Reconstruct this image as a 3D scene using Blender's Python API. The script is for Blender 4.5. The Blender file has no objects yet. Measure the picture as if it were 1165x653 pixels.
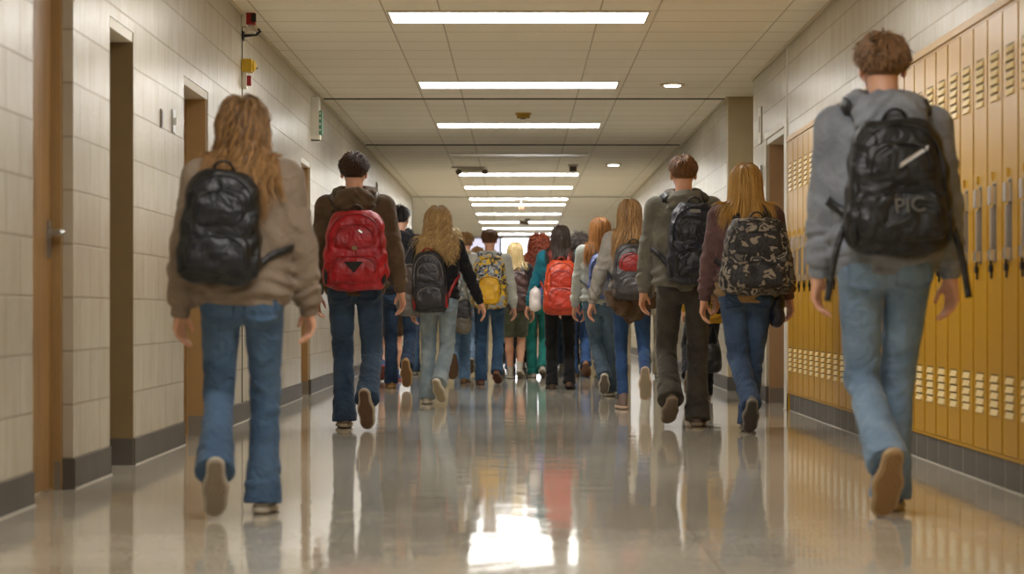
import bpy, bmesh, math, random, time
import numpy as np
from mathutils import Vector, Matrix, Euler
T0 = time.time()
SC = bpy.context.scene
COL = SC.collection
# ------------------------------------------------------------------ camera, world, exposure
F = 2500.0            # focal length in pixels of the 1165 px wide frame
VX, VY = 590.0, 354.0 # where the corridor vanishes
CH = 0.78             # camera height
cam_d = bpy.data.cameras.new('camera'); cam = bpy.data.objects.new('camera', cam_d); COL.objects.link(cam)
cam.location = (0, 0, CH); cam.rotation_euler = (math.pi/2, 0, 0)
cam_d.sensor_width = 36.0; cam_d.sensor_fit = 'HORIZONTAL'; cam_d.lens = F/1165*36
cam_d.shift_x = -(VX-582.5)/1165; cam_d.shift_y = (VY-326.5)/1165
cam_d.clip_end = 300; cam_d.clip_start = 0.05
cam_d.dof.use_dof = True; cam_d.dof.focus_distance = 17.0; cam_d.dof.aperture_fstop = 3.1
SC.camera = cam
SC.view_settings.view_transform = 'Standard'; SC.view_settings.look = 'None'
SC.view_settings.gamma = 1.0; SC.view_settings.use_curve_mapping = False
SC.view_settings.exposure = 1.4
SC.cycles.max_bounces = 8; SC.cycles.diffuse_bounces = 5; SC.cycles.glossy_bounces = 4
SC.cycles.sample_clamp_indirect = 6.0; SC.cycles.caustics_reflective = False; SC.cycles.caustics_refractive = False
LIGHT = 8.0           # emission of the ceiling diffusers
world = bpy.data.worlds.new('daylight'); SC.world = world; world.use_nodes = True
world.node_tree.nodes['Background'].inputs[0].default_value = (0.93, 0.96, 1.0, 1)
world.node_tree.nodes['Background'].inputs[1].default_value = 2.0

def s2l(c):
    return tuple(((x/255.0)/12.92 if x/255.0 <= .04045 else ((x/255.0+.055)/1.055)**2.4) for x in c)

# ------------------------------------------------------------------ materials
def new_mat(name):
    m = bpy.data.materials.new(name); m.use_nodes = True
    return m, m.node_tree.nodes, m.node_tree.links, m.node_tree.nodes['Principled BSDF']

def N(nt, t, **kw):
    n = nt.new(t)
    for k, v in kw.items():
        if k.startswith('i_'): n.inputs[int(k[2:])].default_value = v
        else: setattr(n, k, v)
    return n

def surf(name, c, rough=.6, metal=0.0, var=.12, vscale=5.0, bump=0.0, bscale=60.0, c2=None, coat=0.0, sheen=0.0,
         sss=0.0, stretch=(1,1,1), wrinkle=0.0, wscale=14.0, detail=4.0, spec=None):
    """object-space noise colour variation, fine bump, optional cloth wrinkles"""
    m, nt, L, B = new_mat(name)
    c = s2l(c); c2 = s2l(c2) if c2 else tuple(x*(1-var) for x in c)
    tc = N(nt, 'ShaderNodeTexCoord'); mp = N(nt, 'ShaderNodeMapping'); mp.inputs['Scale'].default_value = stretch
    L.new(tc.outputs['Object'], mp.inputs[0])
    n1 = N(nt, 'ShaderNodeTexNoise'); n1.inputs['Scale'].default_value = vscale; n1.inputs['Detail'].default_value = detail
    L.new(mp.outputs[0], n1.inputs['Vector'])
    r = N(nt, 'ShaderNodeValToRGB'); r.color_ramp.elements[0].position = .35; r.color_ramp.elements[1].position = .65
    r.color_ramp.elements[0].color = (*c2, 1); r.color_ramp.elements[1].color = (*c, 1)
    L.new(n1.outputs[0], r.inputs[0]); L.new(r.outputs[0], B.inputs['Base Color'])
    B.inputs['Roughness'].default_value = rough; B.inputs['Metallic'].default_value = metal
    if coat: B.inputs['Coat Weight'].default_value = coat; B.inputs['Coat Roughness'].default_value = .12
    if sheen: B.inputs['Sheen Weight'].default_value = sheen; B.inputs['Sheen Roughness'].default_value = .4
    if sss: B.inputs['Subsurface Weight'].default_value = sss; B.inputs['Subsurface Scale'].default_value = .01
    if spec is not None: B.inputs['Specular IOR Level'].default_value = spec
    last = None
    if wrinkle:
        nw = N(nt, 'ShaderNodeTexNoise'); nw.inputs['Scale'].default_value = wscale; nw.inputs['Detail'].default_value = 2
        nw.inputs['Distortion'].default_value = 1.2
        L.new(tc.outputs['Object'], nw.inputs['Vector'])
        b = N(nt, 'ShaderNodeBump'); b.inputs['Strength'].default_value = wrinkle; b.inputs['Distance'].default_value = .03
        L.new(nw.outputs[0], b.inputs['Height']); last = b
    if bump:
        n2 = N(nt, 'ShaderNodeTexNoise'); n2.inputs['Scale'].default_value = bscale; n2.inputs['Detail'].default_value = 3
        L.new(mp.outputs[0], n2.inputs['Vector'])
        b = N(nt, 'ShaderNodeBump'); b.inputs['Strength'].default_value = bump; b.inputs['Distance'].default_value = .004
        L.new(n2.outputs[0], b.inputs['Height'])
        if last: L.new(last.outputs[0], b.inputs['Normal'])
        last = b
    if last: L.new(last.outputs[0], B.inputs['Normal'])
    return m

_mc = {}
def cloth(c, c2=None, rough=.92, wrinkle=.45, **kw):
    k = ('cloth', c, c2, rough, wrinkle, tuple(sorted(kw.items())))
    if k not in _mc: _mc[k] = surf('cloth', c, rough, c2=c2, var=.18, vscale=9, bump=.3, bscale=260, wrinkle=wrinkle, sheen=.15, spec=.25, **kw)
    return _mc[k]
def denim(c, c2):
    k = ('denim', c, c2)
    if k not in _mc: _mc[k] = surf('denim', c, .88, c2=c2, vscale=5, bump=.35, bscale=220, wrinkle=.55, wscale=17, detail=8, sheen=.1, spec=.25)
    return _mc[k]
def nylon(c, c2=None, rough=.42):
    k = ('nylon', c, c2, rough)
    if k not in _mc: _mc[k] = surf('nylon', c, rough, c2=c2, var=.25, vscale=10, bump=.25, bscale=180, wrinkle=.55, wscale=13)
    return _mc[k]
def pattern(cols, scale=22.0, rough=.6, dist=.6):
    """printed cloth in blotches of several colours"""
    k = ('pat', tuple(cols), scale)
    if k in _mc: return _mc[k]
    m, nt, L, B = new_mat('printed_cloth')
    tc = N(nt, 'ShaderNodeTexCoord'); n = N(nt, 'ShaderNodeTexNoise'); n.inputs['Scale'].default_value = scale
    n.inputs['Detail'].default_value = 2.5; n.inputs['Distortion'].default_value = dist
    L.new(tc.outputs['Object'], n.inputs['Vector'])
    r = N(nt, 'ShaderNodeValToRGB'); cr = r.color_ramp; cr.interpolation = 'CONSTANT'
    k2 = len(cols)
    pos = [0.0] + [0.41 + 0.17*i/max(1, k2-2) for i in range(k2-1)]
    cr.elements[0].position = 0; cr.elements[0].color = (*s2l(cols[0]), 1)
    cr.elements[1].position = pos[1]; cr.elements[1].color = (*s2l(cols[1]), 1)
    for i in range(2, k2):
        e = cr.elements.new(pos[i]); e.color = (*s2l(cols[i]), 1)
    L.new(n.outputs[0], r.inputs[0]); L.new(r.outputs[0], B.inputs['Base Color'])
    nw = N(nt, 'ShaderNodeTexNoise'); nw.inputs['Scale'].default_value = 15
    L.new(tc.outputs['Object'], nw.inputs['Vector'])
    b = N(nt, 'ShaderNodeBump'); b.inputs['Strength'].default_value = .5; b.inputs['Distance'].default_value = .02
    L.new(nw.outputs[0], b.inputs['Height']); L.new(b.outputs[0], B.inputs['Normal'])
    B.inputs['Roughness'].default_value = rough
    _mc[k] = m
    return m
def hairmat(dark, light):
    k = ('hair', dark, light)
    if k in _mc: return _mc[k]
    m, nt, L, B = new_mat('hair')
    at = N(nt, 'ShaderNodeAttribute', attribute_name='lock')
    tc = N(nt, 'ShaderNodeTexCoord'); n = N(nt, 'ShaderNodeTexNoise'); n.inputs['Scale'].default_value = 14
    L.new(tc.outputs['Object'], n.inputs['Vector'])
    a = N(nt, 'ShaderNodeMath', operation='MULTIPLY_ADD'); a.inputs[1].default_value = .6
    mu = N(nt, 'ShaderNodeMath', operation='MULTIPLY'); mu.inputs[1].default_value = .4
    L.new(n.outputs[0], mu.inputs[0]); L.new(at.outputs['Fac'], a.inputs[0]); L.new(mu.outputs[0], a.inputs[2])
    r = N(nt, 'ShaderNodeValToRGB'); r.color_ramp.elements[0].color = (*s2l(dark), 1); r.color_ramp.elements[1].color = (*s2l(light), 1)
    r.color_ramp.elements[0].position = .1; r.color_ramp.elements[1].position = .9
    L.new(a.outputs[0], r.inputs[0]); L.new(r.outputs[0], B.inputs['Base Color'])
    B.inputs['Roughness'].default_value = .42; B.inputs['Specular IOR Level'].default_value = .45
    _mc[k] = m
    return m
def plain(name, c, rough=.5, metal=0.0, emit=0.0, coat=0.0):
    k = ('plain', name, c, rough, metal, emit)
    if k in _mc: return _mc[k]
    m = surf(name, c, rough, metal, var=.07, vscale=8, bump=.08, bscale=90, coat=coat)
    if emit:
        B = m.node_tree.nodes['Principled BSDF']
        B.inputs['Emission Color'].default_value = (1, .985, .955, 1); B.inputs['Emission Strength'].default_value = emit
    _mc[k] = m
    return m

# ------------------------------------------------------------------ mesh helpers
class MB:
    def __init__(s): s.v = []; s.f = []
    def add(s, vs, fs):
        o = len(s.v); s.v += [tuple(float(x) for x in p) for p in vs]; s.f += [tuple(i+o for i in f) for f in fs]; return s
    def box(s, x0, x1, y0, y1, z0, z1):
        return s.add([(x, y, z) for z in (z0, z1) for y in (y0, y1) for x in (x0, x1)],
                     [(0,2,3,1),(4,5,7,6),(0,1,5,4),(2,6,7,3),(0,4,6,2),(1,3,7,5)])
    def quad(s, a, b, c, d): return s.add([a, b, c, d], [(0,1,2,3)])
    def prism(s, pts, axis, a, b):
        """closed outline pts (2D) extruded along axis from a to b"""
        n = len(pts)
        def P(p, t):
            return {'x': (t, p[0], p[1]), 'y': (p[0], t, p[1]), 'z': (p[0], p[1], t)}[axis]
        s.add([P(p, a) for p in pts]+[P(p, b) for p in pts],
              [tuple(range(n))[::-1], tuple(range(n, 2*n))]+[(i, (i+1) % n, n+(i+1) % n, n+i) for i in range(n)])
        return s
    def tube(s, pts, r, n=6, flat=1.0, up=None, cap=True):
        pts = [np.array(p, float) for p in pts]; m = len(pts); rr = r if hasattr(r, '__len__') else [r]*m
        vs = []; ref = np.array(up if up is not None else (0.13, 0.2, 1.0), float)
        for i, p in enumerate(pts):
            t = pts[min(i+1, m-1)]-pts[max(i-1, 0)]; t = t/(np.linalg.norm(t)+1e-9)
            a = np.cross(t, ref)
            if np.linalg.norm(a) < 1e-3: a = np.cross(t, (1, 0, 0))
            a /= np.linalg.norm(a); b = np.cross(a, t)
            for k in range(n):
                q = 2*math.pi*k/n
                vs.append(p+rr[i]*(math.cos(q)*a+flat*math.sin(q)*b))
        fs = [(i*n+k, i*n+(k+1) % n, (i+1)*n+(k+1) % n, (i+1)*n+k) for i in range(m-1) for k in range(n)]
        if cap: fs += [tuple(range(n))[::-1], tuple(range((m-1)*n, m*n))]
        return s.add(vs, fs)
    def disc(s, c, r, h, axis='z', n=20):
        pts = [(r*math.cos(2*math.pi*k/n), r*math.sin(2*math.pi*k/n)) for k in range(n)]
        i = 'xyz'.index(axis); o = [j for j in range(3) if j != i]
        return s.prism([(c[o[0]]+p[0], c[o[1]]+p[1]) for p in pts], axis, c[i], c[i]+h)
    def build(s, name, mat, parent=None, smooth=False, bevel=0.0):
        me = bpy.data.meshes.new(name); me.from_pydata(s.v, [], s.f); me.update()
        bm = bmesh.new(); bm.from_mesh(me); bmesh.ops.recalc_face_normals(bm, faces=bm.faces)
        if bevel: bmesh.ops.bevel(bm, geom=bm.edges[:], offset=bevel, segments=2, affect='EDGES', clamp_overlap=True)
        bm.to_mesh(me); bm.free()
        return link(name, me, mat, parent, smooth)
def link(name, me, mat, parent=None, smooth=False):
    o = bpy.data.objects.new(name, me); COL.objects.link(o)
    if mat:
        if not me.materials: me.materials.append(mat)
        o.material_slots[0].link = 'OBJECT'; o.material_slots[0].material = mat
    if smooth: me.polygons.foreach_set('use_smooth', [True]*len(me.polygons))
    if parent: o.parent = parent
    return o
def npmesh(name, V, Q, mat, parent=None, attr=None, smooth=True):
    me = bpy.data.meshes.new(name)
    me.vertices.add(len(V)); me.vertices.foreach_set('co', np.asarray(V, np.float32).ravel())
    me.loops.add(Q.size); me.loops.foreach_set('vertex_index', Q.astype(np.int32).ravel())
    me.polygons.add(len(Q)); me.polygons.foreach_set('loop_start', np.arange(0, Q.size, Q.shape[1], dtype=np.int32))
    me.update(calc_edges=True); me.validate()
    if attr is not None:
        a = me.attributes.new('lock', 'FLOAT', 'POINT'); a.data.foreach_set('value', np.asarray(attr, np.float32))
    return link(name, me, mat, parent, smooth)
def empty(name, loc, label=None, cat=None, group=None, rz=0.0):
    o = bpy.data.objects.new(name, None); COL.objects.link(o); o.location = loc; o.rotation_euler = (0, 0, rz)
    o.empty_display_size = .1
    return tag(o, label, cat, group)
def tag(o, label=None, cat=None, group=None, kind=None):
    if label: o['label'] = label
    if cat: o['category'] = cat
    if group: o['group'] = group
    if kind: o['kind'] = kind
    return o
def copy_tree(o, parent=None):
    c = o.copy(); COL.objects.link(c)
    if parent: c.parent = parent
    for ch in [x for x in bpy.data.objects if x.parent == o]: copy_tree(ch, c)
    return c
def text_mesh(body, size, depth, mat, name, parent):
    cu = bpy.data.curves.new(name, 'FONT'); cu.body = body; cu.size = size; cu.extrude = depth; cu.align_x = 'CENTER'; cu.align_y = 'CENTER'
    t = bpy.data.objects.new(name+'_source', cu); COL.objects.link(t)
    dg = bpy.context.evaluated_depsgraph_get(); me = bpy.data.meshes.new_from_object(t.evaluated_get(dg))
    bpy.data.objects.remove(t); bpy.data.curves.remove(cu)
    me.materials.clear()
    return link(name, me, mat, parent)
# ------------------------------------------------------------------ the corridor
XL, XR, ZC = -1.95, 2.12, 2.88
Y0, Y1, Y2 = -6.0, 40.3, 62.0     # back wall, where the corridor opens up, far wall
BASE = .135

def block_wall_mat(axis):
    m, nt, L, B = new_mat('painted_block_wall')
    tc = N(nt, 'ShaderNodeTexCoord'); sp = N(nt, 'ShaderNodeSeparateXYZ'); cb = N(nt, 'ShaderNodeCombineXYZ')
    L.new(tc.outputs['Object'], sp.inputs[0]); L.new(sp.outputs[axis], cb.inputs[0]); L.new(sp.outputs[2], cb.inputs[1])
    mp = N(nt, 'ShaderNodeMapping'); mp.inputs['Location'].default_value = (.1, -BASE+.235, 0)
    L.new(cb.outputs[0], mp.inputs[0])
    br = N(nt, 'ShaderNodeTexBrick'); br.offset = .5
    br.inputs['Scale'].default_value = 1.0; br.inputs['Brick Width'].default_value = .47; br.inputs['Row Height'].default_value = .235
    br.inputs['Mortar Size'].default_value = .0055; br.inputs['Mortar Smooth'].default_value = .35; br.inputs['Bias'].default_value = 0
    br.inputs['Color1'].default_value = (*s2l((194, 186, 168)), 1); br.inputs['Color2'].default_value = (*s2l((187, 178, 160)), 1)
    br.inputs['Mortar'].default_value = (*s2l((168, 158, 138)), 1)
    L.new(mp.outputs[0], br.inputs['Vector'])
    # scuffs run down the blocks
    sm = N(nt, 'ShaderNodeMapping'); sm.inputs['Scale'].default_value = (5, 1.3, 1); L.new(cb.outputs[0], sm.inputs[0])
    no = N(nt, 'ShaderNodeTexNoise'); no.inputs['Scale'].default_value = 2.2; no.inputs['Detail'].default_value = 5; L.new(sm.outputs[0], no.inputs['Vector'])
    rm = N(nt, 'ShaderNodeValToRGB'); rm.color_ramp.elements[0].position = .3; rm.color_ramp.elements[0].color = (.80, .77, .70, 1)
    rm.color_ramp.elements[1].position = .62; rm.color_ramp.elements[1].color = (1, 1, 1, 1); L.new(no.outputs[0], rm.inputs[0])
    mx = N(nt, 'ShaderNodeMix', data_type='RGBA', blend_type='MULTIPLY'); mx.inputs[0].default_value = .55
    L.new(br.outputs['Color'], mx.inputs[6]); L.new(rm.outputs[0], mx.inputs[7]); L.new(mx.outputs[2], B.inputs['Base Color'])
    inv = N(nt, 'ShaderNodeMath', operation='MULTIPLY'); inv.inputs[1].default_value = -1.0; L.new(br.outputs['Fac'], inv.inputs[0])
    b1 = N(nt, 'ShaderNodeBump'); b1.inputs['Strength'].default_value = .8; b1.inputs['Distance'].default_value = .006; L.new(inv.outputs[0], b1.inputs['Height'])
    nf = N(nt, 'ShaderNodeTexNoise'); nf.inputs['Scale'].default_value = 26; nf.inputs['Detail'].default_value = 5; L.new(cb.outputs[0], nf.inputs['Vector'])
    b2 = N(nt, 'ShaderNodeBump'); b2.inputs['Strength'].default_value = .3; b2.inputs['Distance'].default_value = .006
    L.new(nf.outputs[0], b2.inputs['Height']); L.new(b1.outputs[0], b2.inputs['Normal']); L.new(b2.outputs[0], B.inputs['Normal'])
    B.inputs['Roughness'].default_value = .27
    return m
M_WALL = block_wall_mat(1); M_WALLX = block_wall_mat(0)
M_PLAINWALL = plain('painted_plaster', (184, 166, 128), .55)
M_BASE = surf('vinyl_base', (92, 88, 84), .42, var=.25, vscale=3, bump=.2, bscale=40)
M_JOINT_GLINT = plain('joint_glint', (190, 186, 176), .4)  # pale tone of plinth joints and of the painted floor-line highlight
M_DOOR = surf('varnished_wood', (158, 122, 74), .38, c2=(134, 101, 60), vscale=3.0, stretch=(6, 6, .6), bump=.15, bscale=30, detail=6)
M_FRAME = plain('tan_enamel', (164, 131, 84), .4)
M_FRAMEK = plain('khaki_enamel', (132, 112, 78), .45)
M_FRAMET = plain('beige_enamel', (170, 138, 100), .45)
M_STEEL = plain('brushed_steel', (176, 174, 170), .3, .95)
M_CHROME = plain('chrome', (226, 226, 230), .24, .85)
M_BLACK = plain('black_plastic', (22, 22, 24), .4)
M_WHITE = plain('white_plastic', (226, 222, 210), .4)
M_DARKGAP = plain('dark_gap', (48, 42, 34), .8)

def floor_mat():
    m, nt, L, B = new_mat('polished_floor')
    tc = N(nt, 'ShaderNodeTexCoord')
    n1 = N(nt, 'ShaderNodeTexNoise'); n1.inputs['Scale'].default_value = 1.1; n1.inputs['Detail'].default_value = 6; L.new(tc.outputs['Object'], n1.inputs['Vector'])
    r = N(nt, 'ShaderNodeValToRGB'); r.color_ramp.elements[0].position = .3; r.color_ramp.elements[1].position = .7
    r.color_ramp.elements[0].color = (*s2l((180, 173, 158)), 1); r.color_ramp.elements[1].color = (*s2l((204, 197, 182)), 1); L.new(n1.outputs[0], r.inputs[0])
    vo = N(nt, 'ShaderNodeTexVoronoi'); vo.inputs['Scale'].default_value = 90; L.new(tc.outputs['Object'], vo.inputs['Vector'])
    rr = N(nt, 'ShaderNodeValToRGB'); rr.color_ramp.elements[0].color = (.82, .80, .77, 1); rr.color_ramp.elements[1].color = (1.08, 1.07, 1.04, 1)
    L.new(vo.outputs['Color'], rr.inputs[0])
    # vinyl tile seams, 0.3 m
    br = N(nt, 'ShaderNodeTexBrick'); br.offset = 0; br.inputs['Scale'].default_value = 1; br.inputs['Brick Width'].default_value = .61; br.inputs['Row Height'].default_value = .61
    br.inputs['Mortar Size'].default_value = .0025; br.inputs['Color1'].default_value = (1, 1, 1, 1); br.inputs['Color2'].default_value = (.93, .93, .93, 1); br.inputs['Mortar'].default_value = (.62, .6, .56, 1)
    L.new(tc.outputs['Object'], br.inputs['Vector'])
    m1 = N(nt, 'ShaderNodeMix', data_type='RGBA', blend_type='MULTIPLY'); m1.inputs[0].default_value = 1; L.new(r.outputs[0], m1.inputs[6]); L.new(rr.outputs[0], m1.inputs[7])
    m2 = N(nt, 'ShaderNodeMix', data_type='RGBA', blend_type='MULTIPLY'); m2.inputs[0].default_value = 1; L.new(m1.outputs[2], m2.inputs[6]); L.new(br.outputs['Color'], m2.inputs[7])
    L.new(m2.outputs[2], B.inputs['Base Color'])
    # wax: gently uneven gloss
    nr = N(nt, 'ShaderNodeTexNoise'); nr.inputs['Scale'].default_value = 2.5; nr.inputs['Detail'].default_value = 5; L.new(tc.outputs['Object'], nr.inputs['Vector'])
    mr = N(nt, 'ShaderNodeMapRange'); mr.inputs['To Min'].default_value = .035; mr.inputs['To Max'].default_value = .085; L.new(nr.outputs[0], mr.inputs[0]); L.new(mr.outputs[0], B.inputs['Roughness'])
    nb = N(nt, 'ShaderNodeTexNoise'); nb.inputs['Scale'].default_value = 3.2; nb.inputs['Detail'].default_value = 3; L.new(tc.outputs['Object'], nb.inputs['Vector'])
    b = N(nt, 'ShaderNodeBump'); b.inputs['Strength'].default_value = .16; b.inputs['Distance'].default_value = .01; L.new(nb.outputs[0], b.inputs['Height'])
    L.new(b.outputs[0], B.inputs['Normal'])
    B.inputs['IOR'].default_value = 1.55
    return m

def ceiling_mat():
    m, nt, L, B = new_mat('ceiling_tiles')
    tc = N(nt, 'ShaderNodeTexCoord'); sp = N(nt, 'ShaderNodeSeparateXYZ'); L.new(tc.outputs['Object'], sp.inputs[0])
    def M(op, a, b=None):
        n = N(nt, 'ShaderNodeMath', operation=op)
        for i, x in enumerate((a, b)):
            if x is None: continue
            if isinstance(x, (int, float)): n.inputs[i].default_value = x
            else: L.new(x, n.inputs[i])
        return n.outputs[0]
    fy = M('FRACT', M('DIVIDE', M('SUBTRACT', sp.outputs[1], 15.35-.59*40), .59))
    dy = M('MULTIPLY', M('MINIMUM', fy, M('SUBTRACT', 1.0, fy)), .59)
    lines = dy
    for x in (-1.83, -.94, -.55, .57, .97, 1.86):
        lines = M('MINIMUM', lines, M('MULTIPLY', M('ABSOLUTE', M('SUBTRACT', sp.outputs[0], x)), 1.9))
    k = N(nt, 'ShaderNodeMapRange'); k.inputs['From Min'].default_value = .004; k.inputs['From Max'].default_value = .015; L.new(lines, k.inputs[0])
    cb = N(nt, 'ShaderNodeCombineXYZ'); L.new(M('FLOOR', M('MULTIPLY', sp.outputs[0], 1.1)), cb.inputs[0]); L.new(M('FLOOR', M('DIVIDE', M('SUBTRACT', sp.outputs[1], 15.35-.59*40), .59)), cb.inputs[1])
    wn = N(nt, 'ShaderNodeTexWhiteNoise'); L.new(cb.outputs[0], wn.inputs['Vector'])
    r = N(nt, 'ShaderNodeValToRGB'); r.color_ramp.elements[0].color = (*s2l((244, 238, 222)), 1); r.color_ramp.elements[1].color = (*s2l((249, 244, 230)), 1); L.new(wn.outputs[0], r.inputs[0])
    mx = N(nt, 'ShaderNodeMix', data_type='RGBA'); mx.inputs[6].default_value = (*s2l((190, 180, 158)), 1); L.new(k.outputs[0], mx.inputs[0]); L.new(r.outputs[0], mx.inputs[7])
    no = N(nt, 'ShaderNodeTexNoise'); no.inputs['Scale'].default_value = 45; L.new(tc.outputs['Object'], no.inputs['Vector'])
    L.new(mx.outputs[2], B.inputs['Base Color'])
    b0 = N(nt, 'ShaderNodeBump'); b0.inputs['Strength'].default_value = .5; b0.inputs['Distance'].default_value = .006; b0.invert = True; L.new(k.outputs[0], b0.inputs['Height'])
    b = N(nt, 'ShaderNodeBump'); b.inputs['Strength'].default_value = .2; b.inputs['Distance'].default_value = .003; L.new(no.outputs[0], b.inputs['Height']); L.new(b0.outputs[0], b.inputs['Normal']); L.new(b.outputs[0], B.inputs['Normal'])
    B.inputs['Roughness'].default_value = .6
    return m

def structure(o): o['kind'] = 'structure'; return o
fl = MB().box(-9, 9, Y0-.2, Y2+.3, -.2, 0); structure(fl.build('floor', floor_mat()))
structure(MB().box(-9, 9, Y0-.2, Y2+.3, ZC, ZC+.2).build('ceiling', ceiling_mat()))

def wall_run(mb, xface, out, y0, y1, openings, th=.18, ztop=ZC):
    """wall with its room face at x = xface, thickness away from the room; openings = (ya, yb, z1)"""
    xs = sorted((xface, xface+out*th)); y = y0
    for ya, yb, z1 in sorted(openings):
        mb.box(xs[0], xs[1], y, ya, 0, ztop)
        if z1 < ztop: mb.box(xs[0], xs[1], ya, yb, z1, ztop)
        y = yb
    mb.box(xs[0], xs[1], y, y1, 0, ztop)
doorsL = [(8.82, 9.62, 2.45), (10.48, 11.13, 2.19), (12.80, 13.80, 2.155), (19.70, 20.57, 2.17)]
w = MB(); wall_run(w, XL, -1, Y0, Y1, doorsL); structure(w.build('wall_left', M_WALL))
doorR = (17.50, 18.80, 2.25)
LK0, LK1 = 6.55, 17.30   # lockers recessed into the right wall
w = MB(); wall_run(w, XR, 1, Y0, 19.85, [doorR, (LK0, LK1, 2.15)], th=.2)
structure(w.build('wall_right', M_WALL))
w = MB(); wall_run(w, 2.05, 1, 21.62, Y1, [(26.0, 26.9, 2.16)], th=.2); structure(w.build('wall_right_far', M_WALL))
structure(MB().box(XR+.104, XR+.2, LK0, LK1, 0, 2.15).build('wall_behind_lockers', M_PLAINWALL))
# side corridor between 19.85 and 21.5
w = MB(); w.box(2.0505, 5.2, 21.5, 21.62, 0, ZC); w.box(2.1201, 5.2, 19.73, 19.85, 0, ZC); w.box(5.2, 5.32, 19.73, 21.62, 0, ZC)
structure(w.build('wall_side_corridor', M_PLAINWALL))
w = MB(); w.box(XL-.2, XR+.2, Y0-.2, Y0, 0, ZC); structure(w.build('wall_back', M_WALLX))
# lobby beyond
w = MB(); w.box(-9.2, -8.9, Y1, Y2, 0, ZC); w.box(8.9, 9.2, Y1, Y2, 0, ZC); w.box(-9, XL, Y1-.2, Y1, 0, ZC); w.box(2.05, 9, Y1-.2, Y1, 0, ZC)
structure(w.build('wall_lobby', M_PLAINWALL))
GX0, GX1 = -1.52, 1.45     # glazed part of the far wall
w = MB(); w.box(-9, GX0, Y2-.1, Y2+.1, 0, ZC); w.box(GX1, 9, Y2-.1, Y2+.1, 0, ZC); w.box(GX0, -.5, Y2-.1, Y2+.1, 0, 2.40)
structure(w.build('wall_far', M_PLAINWALL))
M_GLASS, _nt, _L, _B = new_mat('window_glass'); _B.inputs['Transmission Weight'].default_value = 1; _B.inputs['Roughness'].default_value = 0; _B.inputs['IOR'].default_value = 1.45
M_FROST, _nt, _L, _B = new_mat('frosted_lilac_glass'); _B.inputs['Transmission Weight'].default_value = .55; _B.inputs['Roughness'].default_value = .5; _B.inputs['Base Color'].default_value = (*s2l((205, 200, 214)), 1)
def glazing(name, x0, x1, z0, z1, n, glass):
    fr = MB(); t = .05
    for k in range(n+1):
        x = x0+(x1-x0)*k/n; fr.box(x-t/2, x+t/2, Y2-.06, Y2+.04, z0, z1)
    fr.box(x0, x1, Y2-.06, Y2+.04, z0, z0+t); fr.box(x0, x1, Y2-.06, Y2+.04, z1-t, z1)
    o = structure(fr.build(name, M_STEEL))
    MB().box(x0, x1, Y2-.02, Y2-.012, z0+t, z1-t).build('pane', glass, o)
glazing('window_1', -.5, GX1, 0, ZC, 2, M_GLASS)
structure(MB().box(-.45, GX1-.05, Y2-.05, Y2+.02, .05, .95).build('trim_11', M_FRAMET))  # opaque panel added to cut the window's low glow on the floor
glazing('window_2', GX0, -.5, 2.40, ZC, 1, M_FROST)

# baseboards, with a pale bead painting the highlight along the floor joint
def baseboard(name, runs):
    b = MB(); q = MB()
    for (x, out, ya, yb) in runs:
        xs = sorted((x, x-out*.008)); b.box(xs[0], xs[1], ya, yb, 0, BASE)
        xs = sorted((x-out*.008, x-out*.014)); q.box(xs[0], xs[1], ya, yb, 0, .006)
    o = structure(b.build(name, M_BASE)); q.build('glint_bead', M_JOINT_GLINT, o)
ys = [Y0]+[y for d in doorsL for y in d[:2]]+[Y1]
baseboard('baseboard_left', [(XL, -1, ys[i], ys[i+1]) for i in range(0, len(ys), 2)])
baseboard('baseboard_right', [(XR, 1, Y0, LK0), (XR, 1, LK1, doorR[0]), (XR, 1, doorR[1], 19.85), (2.05, 1, 21.5, 26.0), (2.05, 1, 26.9, Y1)])
b = MB(); b.box(2.05, 5, 21.492, 21.5, 0, BASE); structure(b.build('baseboard_side', M_BASE))

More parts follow.
